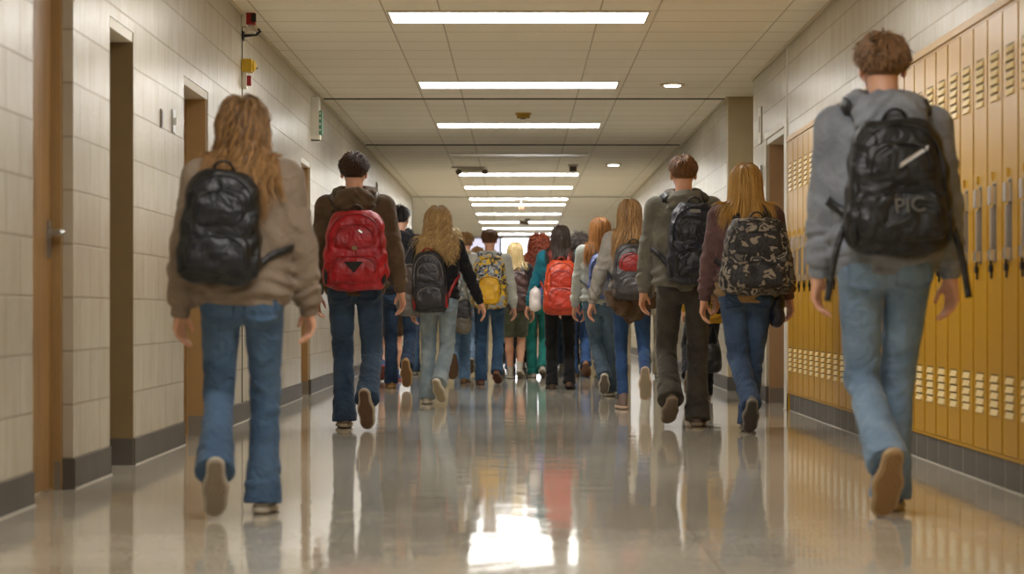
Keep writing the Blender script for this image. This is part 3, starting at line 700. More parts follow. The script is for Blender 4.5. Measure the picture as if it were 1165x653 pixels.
# --- head, local origin at its centre, face towards +y
def head_sdf(P):
    x = np.abs(P[:, 0]); S = np.stack([x, P[:, 1], P[:, 2]], 1)
    d = ell(P, (0, -.012, .028), (.073, .093, .084))
    d = smin(d, ell(P, (0, .030, -.045), (.056, .062, .066)), .035)
    d = smin(d, ell(P, (0, .062, -.088), (.024, .026, .020)), .03)            # chin
    d = smin(d, cap(S, (0, .082, .026), (.034, .074, .028), .010, .009), .018)  # brow
    d = smax(d, -ell(S, (.031, .096, .006), (.019, .016, .012)), .014)         # sockets
    d = smin(d, ell(S, (.046, .058, -.022), (.020, .020, .018)), .025)          # cheekbones
    nose = cap(P, (0, .086, .012), (0, .106, -.024), .007, .0105)
    nose = smin(nose, ell(S, (.011, .096, -.027), (.008, .010, .007)), .006); d = smin(d, nose, .010)
    lips = smin(ell(P, (0, .088, -.050), (.023, .011, .0055)), ell(P, (0, .086, -.060), (.020, .011, .0065)), .002); d = smin(d, lips, .004)
    ear = smax(ell(S, (.077, -.008, -.006), (.0085, .020, .032), rotz(.35)), -ell(S, (.087, -.004, -.002), (.008, .010, .018)), .004)
    return smin(d, ear, .006)
_iris = plain('iris', (70, 52, 36), .2)
EYE = MB(); 
for _i in range(7):
    pass

class Pose: pass
def skeleton(p):
    """p: dict of pose numbers -> joints in the person's own frame (height 1.75)"""
    s = Pose(); bw = p.get('bw', 1.0); hips = .088*(.95 if bw < .95 else 1)
    s.feet = []; tops = []
    L = THIGH+SHANK-.004
    for side, k in ((-1, 'L'), (1, 'R')):
        fx, fy, lift, pitch = p['foot'+k][:4]; c = math.radians(pitch)
        az = lift-foot_lowest(c); s.feet.append([np.array([fx, fy, az]), c, p['foot'+k][4] if len(p['foot'+k]) > 4 else side*-6])
        hx = side*hips; tops.append(az+math.sqrt(L*L-(fx-hx)**2-fy**2))
    s.zp = min(min(tops), .905)
    s.lean = p.get('lean', .04); s.bw = bw
    s.hipx = p.get('hipx', 0.0)
    s.legs = []
    for (ft, c, tw), side in zip(s.feet, (-1, 1)):
        hip = np.array([side*hips+s.hipx, 0, s.zp]); d = ft-hip; D = np.linalg.norm(d); D = min(D, THIGH+SHANK-.001)
        a = (THIGH**2-SHANK**2+D*D)/(2*D); h = math.sqrt(max(0, THIGH**2-a*a)); u = nrm(d)
        fwd = nrm(np.array([side*.06, 1, 0])-u*(np.array([side*.06, 1, 0])@u)); knee = hip+u*a+fwd*h
        s.legs.append((hip, knee, ft))
    ly = lambda z: s.lean*(z-.95)
    s.dz = s.zp-.905
    sh = p.get('shoulder', .175)*bw; tilt = p.get('tilt', 0.0)
    s.neck0 = np.array([0, ly(1.44)-.02, 1.44+s.dz]); s.top = np.array([0, ly(1.52)+.0, 1.535+s.dz])
    s.head = np.array([p.get('hx', 0.0), ly(1.62)+.03, 1.625+s.dz+p.get('hz', 0.0)]); s.hyaw = math.radians(p.get('hyaw', 0)); s.hroll = math.radians(p.get('hroll', 0)); s.hpitch = math.radians(p.get('hpitch', 0))
    s.arms = []
    for side, k in ((-1, 'L'), (1, 'R')):
        sw, ab, fl = p.get('arm'+k, (0, 8, 15))[:3]; inn = p.get('arm'+k, (0, 8, 15, 0))[3] if len(p.get('arm'+k, (0, 8, 15))) > 3 else 4
        S = np.array([side*sh, ly(1.41), 1.405+s.dz+side*tilt]); sw, ab, fl, inn = [math.radians(q) for q in (sw, ab, fl, inn)]
        u = nrm((side*math.sin(ab), math.sin(sw)*math.cos(ab), -math.cos(sw)*math.cos(ab)))
        E = S+u*.29; v = nrm((side*math.sin(ab-inn), math.sin(sw+fl)*math.cos(ab), -math.cos(sw+fl)*math.cos(ab))); Wr = E+v*.255
        n = nrm(np.array([-side, .0, 0])-v*(v@np.array([-side, 0, 0]))); t = np.cross(n, v); t = t if t[1] > 0 else -t
        # palms turned a little backwards
        rot = math.radians(p.get('palm', 28)); n2 = n*math.cos(rot)-t*math.sin(rot); t2 = n*math.sin(rot)+t*math.cos(rot)
        s.arms.append((S, E, Wr, v, t2, n2))
    return s

def body_fn(s, p):
    bw = s.bw; R = rotz(s.hyaw)@rotx(-s.hpitch)@roty(s.hroll)
    z0 = s.dz; legr = .70 if p.get('bare') is None else 1.0
    def f(P):
        ly = s.lean*(P[:, 2]-.95-z0)
        Q = np.stack([P[:, 0], P[:, 1]-ly, P[:, 2]-z0], 1)
        d = loft(Q, [.84, .92, 1.06, 1.25, 1.36, 1.43, 1.47], [.145*bw**.3, .15, .125*bw, .148*bw, .15*bw, .10*bw, .06], [.085, .095, .085, .10, .095, .07, .05], [0, 0, 0, 0, 0, -.01, -.02])
        for S, E, Wr, v, t, n in s.arms:
            d = smin(d, cap(P, s.neck0+(S-s.neck0)*.25, S, .045, .046), .03)
            d = smin(d, cap(P, S, E, .043*bw**.4, .034), .02); d = smin(d, cap(P, E, Wr, .034, .0235), .012)
        for hip, kn, an in s.legs:
            d = smin(d, cap(P, hip, kn, .078*legr, .052*legr), .02)
            calf = kn+(an-kn)*.3+A(0, -.018 if legr > .9 else 0, 0); e = smin(cap(P, kn, calf, .050*legr, .054*legr), cap(P, calf, an, .054*legr, .034*legr), .02); d = smin(d, e, .02)
        d = smin(d, cap(P, s.neck0+A(0, 0, -.01), s.head+R@A(0, -.03, -.05), .058*bw**.5, .052*bw**.6), .025)
        # head
        m = np.linalg.norm(P-s.head, axis=1) < .17
        if m.any(): hd = np.linalg.norm(P-s.head, axis=1)-.11; hd[m] = head_sdf(((P[m]-s.head.astype(f32))@R.astype(f32))); d = smin(d, hd, .02)
        else: d = smin(d, np.linalg.norm(P-s.head, axis=1)-.11, .02)
        for S, E, Wr, v, t, n in s.arms:
            c = (Wr+v*.09).astype(f32); r = np.linalg.norm(P-c, axis=1); m = r < .15; hd = r-.095
            if m.any(): hd[m] = hand_sdf(P[m], Wr+v*.012, v, t, n, p.get('curl', 1.0))
            d = smin(d, hd, .006)
        # feet inside the shoes
        for (ft, c, tw) in s.feet:
            Rf = rotz(math.radians(tw))@rotx(-c); d = smin(d, cap(P, ft, ft+Rf@A(0, .12, -.04), .032, .022), .02)
        return d
    return f

def torso_fn(s, p, top):
    bw = s.bw; z0 = s.dz; hem = top.get('hem', .85); lo = top.get('loose', 1.0); fold = top.get('fold', .0055); ph = p.get('seed', 1)*1.7
    waist = top.get('waist', 1.0); flare = top.get('flare', 1.0)
    def f(P):
        ly = s.lean*(P[:, 2]-.95-z0)
        Q = np.stack([P[:, 0]-s.hipx*np.clip((1.2-P[:, 2])/.3, 0, 1), P[:, 1]-ly, P[:, 2]-z0], 1)
        zs = [hem, hem+.035, hem+.06, 1.05, 1.24, 1.36, 1.42, 1.475, 1.51]
        ws = [.172*lo*flare, .176*lo*flare, .188*lo*flare, .176*bw*lo*waist, .192*bw*lo, .190*bw*lo, .150*bw*lo, .095*bw, .07*bw]
        ds = [.118*lo, .122*lo, .132*lo, .118*lo, .128*lo, .120*lo, .098*lo, .072, .06]
        d = loft(Q, zs, ws, ds, [0, 0, 0, 0, 0, -.005, -.012, -.02, -.02], 2.3)
        k = np.exp(-((Q[:, 2]-hem-.09)/.09)**2)
        d = d-fold*k*np.sin((Q[:, 2]-hem)/.032*6.283*.5+2.2*np.sin(Q[:, 0]*17+ph)+ph)-wob(Q, fold*.55, 26, ph)
        if top.get('rib', True): d = np.where((Q[:, 2] < hem+.045), d+.004, d)
        return d
    return f
def top_fn(s, p, top):
    tf = torso_fn(s, p, top); lo = top.get('loose', 1.0); z0 = s.dz; fold = top.get('fold', .0055); bw = s.bw; ph = p.get('seed', 1)
    sr = top.get('sleeve', 1.0); hood = top.get('hood', 0)
    def f(P):
        d = tf(P)
        for i, (S, E, Wr, v, t, n) in enumerate(s.arms):
            d = smin(d, cap(P, s.neck0+(S-s.neck0)*.22+A(0, 0, -.015), S, .062*bw, .068*bw**.5*sr), .045)
            short = top.get('short')
            if short: d = smin(d, smax(cap(P, S, E, .066*sr, .060*sr, fold*.7, .05, ph+i), (P-(S+(E-S)*.75).astype(f32))@((E-S)/.29).astype(f32), .004), .03); continue
            up = cap(P, S, E, .068*sr*bw**.5, .056*sr, fold, .06, ph+i, .35, 1.0)
            W2 = Wr+v*top.get('cuff', .0)
            fo = cap(P, E, W2, .057*sr, .047*sr, fold*1.2, .05, ph*2+i, 0, .9)
            fo = smax(fo, (P-W2.astype(f32))@v.astype(f32)-.012, .006)
            cf = smax(cap(P, W2-v*.045, W2, .037*sr**.5, .036*sr**.5), (P-W2.astype(f32))@v.astype(f32)-.014, .004)
            fo = np.minimum(smax(fo, (P-(W2-v*.03).astype(f32))@v.astype(f32), .02), cf)
            arm = smin(up, fo, .02); d = smin(d, arm, .022)
        if hood:
            c = s.neck0+A(0, 0, .055)
            q = P-c.astype(f32); q = q@rotx(.25).astype(f32)
            tor = np.hypot(np.hypot(q[:, 0]*.92, q[:, 1])-.082*hood, q[:, 2]+.004)-.033*hood-wob(P, .004, 45, ph)
            d = smin(d, tor, .02)
            dr = ell(P, s.neck0+A(0, -.100*hood, -.005), (.112*hood, .052*hood, .082*hood), rotx(-.25))
            dr = dr-.004*np.sin((P[:, 2]+.6*np.abs(P[:, 0]))*110+3*np.sin(P[:, 0]*20+ph))
            d = smin(d, dr, .022)
            d = smax(d, -cap(P, s.neck0+A(0, .02, .05), s.neck0+A(0, .04, .2), .058, .085), .012)
        elif top.get('collar', 1):
            c = s.neck0+A(0, -.0, .045); q = P-c.astype(f32)
            q = q@rotx(.2).astype(f32); tor = np.hypot(np.hypot(q[:, 0], q[:, 1])-.062*bw**.5, q[:, 2]*.6)-.013
            d = smin(d, tor, .02)
        return d
    return f
def pants_fn(s, p, pt):
    z0 = s.dz; lo = pt.get('loose', 1.0); hem = pt.get('hem', .066); fold = pt.get('fold', .005); ph = p.get('seed', 1)*1.3; kn_r = pt.get('knee', 1.0); cutlen = pt.get('len', 1.0)
    def f(P):
        ly = s.lean*(P[:, 2]-.95-z0)
        Q = np.stack([P[:, 0]-s.hipx, P[:, 1]-ly, P[:, 2]-z0], 1)
        d = loft(Q, [.80, .86, .93, 1.01, 1.04], [.10, .150*lo, .163*lo, .150, .14], [.07, .105, .112, .102, .095], [0, -.008, -.008, 0, 0], 2.2)
        legs = []
        for i, (hip, kn, an) in enumerate(s.legs):
            sg = -1 if i == 0 else 1
            g = ell(P, hip+A(-sg*.004, -.060, -.035), (.080*lo, .062*lo, .085)); d = smin(d, g, .03)
            th = cap(P, hip+A(0, -.01, -.03), kn, .083*lo, .062*lo*kn_r, fold, .07, ph+i, .62, 1.0)
            u = nrm(an-kn)
            if cutlen < .6:
                th = smax(cap(P, hip+A(0, -.01, -.03), kn, .086*lo, .078*lo, fold*.5, .07, ph+i, .3, 1), (P-(hip+(kn-hip)*cutlen*1.6).astype(f32))@nrm(kn-hip).astype(f32), .005); legs.append(th); continue
            e = kn+u*(np.linalg.norm(an-kn)+pt.get('drop', .045))
            sh = smin(cap(P, kn, kn+u*.16, .061*lo*kn_r, .058*lo*kn_r, fold*1.1, .06, ph*2+i, 0, .7), cap(P, kn+u*.14, e, .057*lo*kn_r, hem, fold*.9, .055, ph+2*i, .25, .8), .02)
            sh = smax(sh, (P-e.astype(f32))@u.astype(f32), .006)
            legs.append(smin(th, sh, .02))
        lg = smin(legs[0], legs[1], .008)
        d = smin(d, lg, .022)
        return d-wob(P, fold*.35, 30, ph)
    return f

# --- hair
def long_hair(s, p, h, tf, K):
    rng = np.random.default_rng(h.get('seed', 3)); n = h.get('n', 520); R = rotz(s.hyaw)@rotx(-s.hpitch)@roty(s.hroll)
    kind = h['kind']; L = h['len']; wave = h.get('wave', 0); wl = h.get('wl', .07); W = h.get('w', .008)
    # roots on the scalp (head local); the face side is left free
    az = rng.uniform(-math.pi, math.pi, n*3); ze = rng.uniform(-.35 if kind == 'short' else -.25, 1, n*3)
    rt = np.stack([np.sqrt(1-ze**2)*np.sin(az), -np.sqrt(1-ze**2)*np.cos(az), ze], 1)
    front = rt[:, 1] > np.where(ze > .75, .55, np.where(ze > .25, .35, .05 if kind != 'short' else -.12+.9*np.clip(ze+.05, 0, .3)))
    rt = rt[~front][:n]; n = len(rt)
    er = A(.073, .093, .084); c = A(0, -.012, .028)
    p0 = c+rt*er*1.0; nor = rt/er; nor /= np.linalg.norm(nor, axis=1)[:, None]
    base = h.get('puff', .010); off = base+rng.uniform(0, h.get('vol', .016), n)*(0.35+.65*rng.random(n))
    if kind == 'short': kz = np.interp(rt[:, 2], [-.35, -.05, .5], [.25, .6, 1]); off = off*kz
    steps = h.get('steps', 14 if kind != 'short' else 6); Ls = L*rng.uniform(.82, 1.0, n) if kind != 'short' else L*rng.uniform(.6, 1.1, n)*np.interp(rt[:, 2], [-.35, 0, .5], [.35, .6, 1])
    if h.get('taper'): Ls = Ls*(1-h['taper']*np.clip(np.abs(rt[:, 0]), 0, 1))
    down = R.T@A(0, 0, -1); crown = A(0, -.05, .11)
    if kind == 'short':
        d = (p0-crown); d -= (d*nor).sum(1)[:, None]*nor; d /= np.linalg.norm(d, axis=1)[:, None]+1e-6
        d = d+nor*h.get('lift', .35)+rng.normal(0, h.get('mess', .25), (n, 3)); d /= np.linalg.norm(d, axis=1)[:, None]
    else:
        side = np.where(rt[:, 0]+h.get('part', 0) >= 0, 1, -1)
        tp = np.clip((rt[:, 2]-.35)/.6, 0, 1)*np.clip((rt[:, 1]+.75)/.5, 0, 1); d = np.stack([side*.75*tp+rt[:, 0]*.25, -.45-.35*(1-tp), -.25*np.ones(n)], 1)+rng.normal(0, .10, (n, 3)); d /= np.linalg.norm(d, axis=1)[:, None]
        d -= np.minimum(0, (d*nor).sum(1))[:, None]*nor
    X = [p0+nor*off[:, None]*.6]; x = X[0].copy(); dirs = d.copy()
    Rh = R.astype(f32); H = s.head.astype(f32)
    for i in range(steps):
        st = (Ls/steps)[:, None]
        g = h.get('grav', .55 if kind != 'short' else .12)
        dirs = dirs*(1-g)+down*g
        if kind != 'short':
            below = x[:, 2] < -.03
            fan = h.get('fan', .0); dirs[below, 0] += fan*np.sign(x[below, 0])*np.abs(x[below, 0])*4
            dirs[:, 1] += np.where(x[:, 2] < -.02, -.10, -.0)*(x[:, 1] > -.03)
        dirs /= np.linalg.norm(dirs, axis=1)[:, None]
        x = x+dirs*st
        # keep outside the head
        q = (x-c)/(er+off[:, None]); r = np.linalg.norm(q, axis=1); m = r < 1
        x[m] = c+(q[m]/r[m][:, None])*(er+off[m][:, None])
        # keep off neck axis and out of the clothes
        if kind != 'short':
            ny = -.03; dx = x[:, 0]; dy = x[:, 1]-ny; rr = np.hypot(dx, dy); m = (x[:, 2] < -.03) & (rr < .058)
            x[m, 0] = dx[m]/rr[m]*.058; x[m, 1] = ny+dy[m]/rr[m]*.058
            Wp = (x@Rh.T+H).astype(f32)
            dd, gg = grad(tf, Wp); o2 = .006+off-base; m = dd < o2
            Wp[m] = Wp[m]+((o2-dd)[m][:, None]*gg[m])
            x2 = (Wp-H)@Rh; x[m] = x2[m]
        dirs = .5*dirs+.5*(x-X[-1])/(np.linalg.norm(x-X[-1], axis=1)[:, None]+1e-6)
        X.append(x.copy())
    X = np.stack(X, 1); m = X.shape[1]
    ph = rng.uniform(0, 6.28, n); cl = np.round(rng.uniform(0, 40, n))
    if wave:
        t = np.linspace(0, 1, m)[None]*Ls[:, None]; amp = wave*np.clip(t/.10, 0, 1)
        a = t/wl*6.283+cl[:, None]*1.3+ph[:, None]*.25
        X[:, :, 0] += amp*np.sin(a); X[:, :, 1] += amp*.8*np.cos(a)-amp*.5
    X += rng.normal(0, h.get('frizz', .0012), X.shape)*np.linspace(0, 1, m)[None, :, None]
    Wd = X@R.T+s.head
    T = np.gradient(Wd, axis=1); T /= np.linalg.norm(T, axis=2)[:, :, None]+1e-9
    ax = Wd-(s.head+A(0, -.02, 0)); ax[:, :, 2] *= .25; ax /= np.linalg.norm(ax, axis=2)[:, :, None]
    Bn = np.cross(T, ax); Bn /= np.linalg.norm(Bn, axis=2)[:, :, None]+1e-9; Nn = np.cross(Bn, T)
    wp = np.interp(np.linspace(0, 1, m), [0, .15, .75, 1], [.7, 1, .9, .12])[None, :, None]*(W*rng.uniform(.6, 1.3, n))[:, None, None]*.5
    V = np.stack([Wd-Bn*wp, Wd+Nn*wp*.45, Wd+Bn*wp, Wd-Nn*wp*.35], 2)   # n, m, 4, 3
    idx = np.arange(n*m*4).reshape(n, m, 4)
    Q = np.stack([idx[:, :-1], np.roll(idx, -1, 2)[:, :-1], np.roll(idx, -1, 2)[:, 1:], idx[:, 1:]], -1).reshape(-1, 4)
    lock = np.repeat(np.clip(rng.normal(.5, .24, n)+(0 if not h.get('tips') else 0), 0, 1), m*4)
    if h.get('tips'): lock = np.clip(lock+np.tile(np.repeat(np.linspace(-.25, .35, m), 4), n)*h['tips'], 0, 1)
    # the cap underneath
    V0 = V.reshape(-1, 3)
    capo = base*.75
    def cf(P):
        q = (P-H)@Rh; e = ell(q, c, er+capo*(1 if kind != 'short' else .55))
        hl = np.interp(q[:, 2], [-.12, -.02, .03, .075, .12], [-.035, .0, .02, .055, .08]).astype(f32)
        e = smax(e, q[:, 1]-hl, .01)
        return smax(e, (-.058 if kind != 'short' else np.where(q[:, 1] < -.045, -.052, -.052+np.clip((q[:, 1]+.045)/.03, 0, 1)*.055).astype(f32))-q[:, 2], .01)
    Vc, Qc = nets(cf, s.head-.14, s.head+.14, .008)
    return np.concatenate([V0, Vc])*K, np.concatenate([Q, Qc+len(V0)]), np.concatenate([lock, np.full(len(Vc), .3)])

# --- backpack in the wearer's frame
def soft(P, c, h, e=.05, R=None, top=.0):
    """soft bag: rounded box, bulging, narrower at the top"""
    q = P-np.asarray(c, f32)
    if R is not None: q = q@np.asarray(R, f32)
    k = 1-top*np.clip(q[:, 2]/h[2], -1, 1)
    q = np.stack([q[:, 0]/k, q[:, 1], q[:, 2]], 1)
    b = rbox(q, (0, 0, 0), h, min(e, min(h)*.98)); el = ell(q, (0, 0, 0), (h[0]*1.32, h[1]*1.25, h[2]*1.18))
    return smax(b, el, .03)
def make_pack(s, p, tf, K, root_loc, rz, bp, label):
    cx, cz, w, hgt, dep = bp.get('x', 0), bp['z']+s.dz, bp['w']/2, bp['h']/2, bp['d']/2
    torso = bp['_torso']
    y = -.05; P = np.array([[cx, -.4, cz]], f32)
    for _ in range(40):
        d = tf(P)[0]
        if d < .002: break
        P[0, 1] += d*.8
    yb = P[0, 1]; c = np.array([cx, yb-dep*.85, cz]); R = roty(math.radians(bp.get('roll', 0)))@rotx(math.radians(bp.get('pitch', -4)))
    org = np.array([c[0], c[1], c[2]-hgt]); ph = p.get('seed', 1)
    cr, sr = math.cos(rz), math.sin(rz)
    o3 = org*K; loc = (root_loc[0]+o3[0]*cr-o3[1]*sr, root_loc[1]+o3[0]*sr+o3[1]*cr, root_loc[2]+o3[2])
    e = empty('backpack', loc, label, 'backpack', None, rz)
    def put(name, fn, mat, lo, hi, h=.0065, **kw):
        V, Q = nets(fn, lo, hi, h); return npmesh(name, (V-org)*K, Q, mat, e)
    lo = c-A(w, dep, hgt)*1.35-.03; hi = c+A(w, dep, hgt)*1.35+.03
    tp = bp.get('top', .14); fo = bp.get('fold', .004)
    body = lambda P: soft(P, c, (w, dep, hgt), .06, R, tp)-fo*np.sin(P[:, 2]*62+3*np.sin(P[:, 0]*22+ph)+ph)*.6-wob(P, fo, 24, ph)
    B = put('pack_body', body, bp['mat'], lo, hi)
    loc2 = lambda x, yy, z: c+R@np.array([x, yy, z])
    m2 = bp.get('mat2', bp['mat']); m3 = bp.get('mat3', m2); zm = bp.get('zip', nylon((30, 30, 32)))
    pk = bp.get('pocket', (.80, .36, -.50))   # width share, half height share, centre
    pc = loc2(0, -dep*.86, hgt*pk[2]); ph_ = (w*pk[0], dep*.42, hgt*pk[1])
    put('front_pocket', lambda P: soft(P, pc, ph_, .035, R, .04)-wob(P, fo*.8, 30, ph+1), m2, pc-A(*ph_)*1.4-.02, pc+A(*ph_)*1.4+.02)
    if bp.get('upper', True):
        uc = loc2(0, -dep*.80, hgt*.30); uh = (w*.70, dep*.36, hgt*.36)
        put('upper_pocket', lambda P: soft(P, uc, uh, .035, R, .10)-wob(P, fo*.8, 28, ph+2), m3, uc-A(*uh)*1.4-.02, uc+A(*uh)*1.4+.02)
    ms = bp.get('mats', m2)
    for sd in (-1, 1):
        sc_ = loc2(sd*w*.93, 0, -hgt*.55); sh_ = (.022, dep*.72, hgt*.34)
        put('side_pocket', lambda P: soft(P, sc_, sh_, .02, R, -.05), ms, sc_-A(*sh_)*1.4-.02, sc_+A(*sh_)*1.4+.02, .007)
    # zips and piping arcs, laid on the bag surface
    full = lambda P: np.minimum(np.minimum(body(P), soft(P, pc, ph_, .035, R, .04)), soft(P, loc2(0, -dep*.80, hgt*.30), (w*.70, dep*.36, hgt*.36), .035, R, .10) if bp.get('upper', True) else 9)
    def arc(name, ww, z0, z1, mat, r=.0042):
        t = np.linspace(0, math.pi, 27)
        X = -np.cos(t)*ww; Z = z0+(z1-z0)*np.sin(t)**.55
        pts = np.array([loc2(x, -dep*1.6, z) for x, z in zip(X, Z)])
        # drop on the surface from behind
        for _ in range(14): 
            d = full(pts.astype(f32)); pts[:, 1] += np.clip(d-.003, -.02, .03)*.8
        mb = MB(); mb.tube([(q-org)*K for q in pts], r*K, 6); return mb.build(name, mat, e, smooth=True)
    arc('zip', w*.86, -hgt*.15, hgt*.86, zm); arc('pocket_zip', w*.68, hgt*(pk[2]-.1), hgt*(pk[2]+pk[1]*.82), zm, .004)
    if bp.get('upper', True): arc('upper_zip', w*.60, hgt*.12, hgt*.58, zm, .0038)
    mb = MB(); hp = [loc2(x, -dep*.05+yy, hgt*.95+z) for x, yy, z in ((-.045, 0, -.02), (-.042, -.01, .025), (-.02, -.015, .05), (.02, -.015, .05), (.042, -.01, .025), (.045, 0, -.02))]
    mb.tube([(q-org)*K for q in resample(hp, 14)], .009*K, 8, .6); mb.build('handle_loop', bp.get('strapmat', zm), e, smooth=True)
    for sd in (-1, 1):
        if bp.get('one') and bp['one'] != sd: continue
        sx = s.arms[0 if sd < 0 else 1][0][0]; zsh = 1.46+s.dz
        top = loc2(sd*w*.45, dep*.5, hgt*.80)
        path = [top, np.array([sx*.62, yb*.55, zsh+.02]), np.array([sx*.66, 0.02, zsh+.02]), np.array([sx*.72, .12, 1.36+s.dz]), np.array([sx*.82, .14, 1.2+s.dz]),
                np.array([sx*.92, .05, 1.15+s.dz]), np.array([sx*.88, -.04, 1.13+s.dz]), loc2(sd*w*.9, dep*.4, -hgt*.72)]
        path = resample(path, 44); hp_ = path.copy(); hp_[4:22] = hug(tf, path[4:22], .008); hp_[22:41] = hug(torso, path[22:41], .008)
        for _ in range(3): hp_[1:-1] = .25*hp_[:-2]+.5*hp_[1:-1]+.25*hp_[2:]
        _, g = grad(tf, hp_); V, Q = ribbon(hp_, g, bp.get('sw', .062), .011, .024)
        st = npmesh('shoulder_strap', (V-org)*K, Q, bp.get('strapmat', zm), e)
        mb = MB(); q = hp_[26]; mb.tube([((q+g[26]*.012)-org)*K, ((q+g[26]*.012+A(0, 0, -.03))-org)*K], .012*K, 6, .4); mb.build('buckle', M_BLACK, st)
        if bp.get('tails'):
            b = loc2(sd*w*.98, dep*.3, -hgt*.45)
            tl = resample([b, b+A(sd*.03, -.0, -.06), b+A(sd*.055, -.01, -.16), b+A(sd*.075, -.01, -.29)], 16); gg = np.tile(A(0, -1, 0), (16, 1)).astype(float)
            V, Q = ribbon(tl, gg, .026, .004); npmesh('strap_tail', (V-org)*K, Q, bp.get('strapmat', zm), e)
    def decal(name, pts2, mat, th=.004, parent=None):
        """flat badge, polygon in bag coordinates (x, z), laid over the bag"""
        P = np.array([loc2(x, -dep*1.9, z) for x, z in pts2]); cc = P.mean(0); G = P
        for _ in range(16): d = full(G.astype(f32)); G = G+np.stack([0*d, np.clip(d-.004, -.02, .03)*.8, 0*d], 1)
        n = len(P); V = np.concatenate([G+A(0, -th, 0), G+A(0, .012, 0)]); 
        mb = MB(); mb.add([(v-org)*K for v in V], [tuple(range(n)), tuple(range(n, 2*n))[::-1]]+[(i, (i+1) % n, n+(i+1) % n, n+i) for i in range(n)])
        return mb.build(name, mat, e)
    for nm, pts2, mat in bp.get('decals', []): decal(nm, [(x*w, z*hgt) for x, z in pts2], mat)
    if bp.get('text'):
        body_, size, (tx, tz), tmat, rot = bp['text']
        q = loc2(tx*w, -dep*1.9, tz*hgt)
        for _ in range(16): q = q+A(0, float(np.clip(full(q[None].astype(f32))[0]-.006, -.02, .03))*.8, 0)
        t = text_mesh(body_, size*K, .0025, tmat, 'lettering', e); t.location = tuple((q-org)*K+A(0, -.004, 0)); t.rotation_euler = (math.pi/2, math.radians(rot), 0)
    return e, body

SKIN = [surf('skin', (222, 170, 140), .5, c2=(206, 150, 122), vscale=9, bump=.1, bscale=120, sss=.12),
        surf('skin', (205, 146, 116), .5, c2=(190, 128, 100), vscale=9, bump=.1, bscale=120, sss=.12)]
EYEW = plain('eye_white', (235, 230, 225), .15)
def sphere(mb, c, r, n=10):
    vs = [(c[0], c[1], c[2]+r)]; fs = []
    for i in range(1, n):
        a = math.pi*i/n
        for k in range(n): b = 2*math.pi*k/n; vs.append((c[0]+r*math.sin(a)*math.cos(b), c[1]+r*math.sin(a)*math.sin(b), c[2]+r*math.cos(a)))
    vs.append((c[0], c[1], c[2]-r)); m = len(vs)
    for k in range(n): fs += [(0, 1+k, 1+(k+1) % n), (m-1, m-1-n+(k+1) % n, m-1-n+k)]
    for i in range(n-2):
        for k in range(n): fs.append((1+i*n+k, 1+(i+1)*n+k, 1+(i+1)*n+(k+1) % n, 1+i*n+(k+1) % n))
    return mb.add(vs, fs)

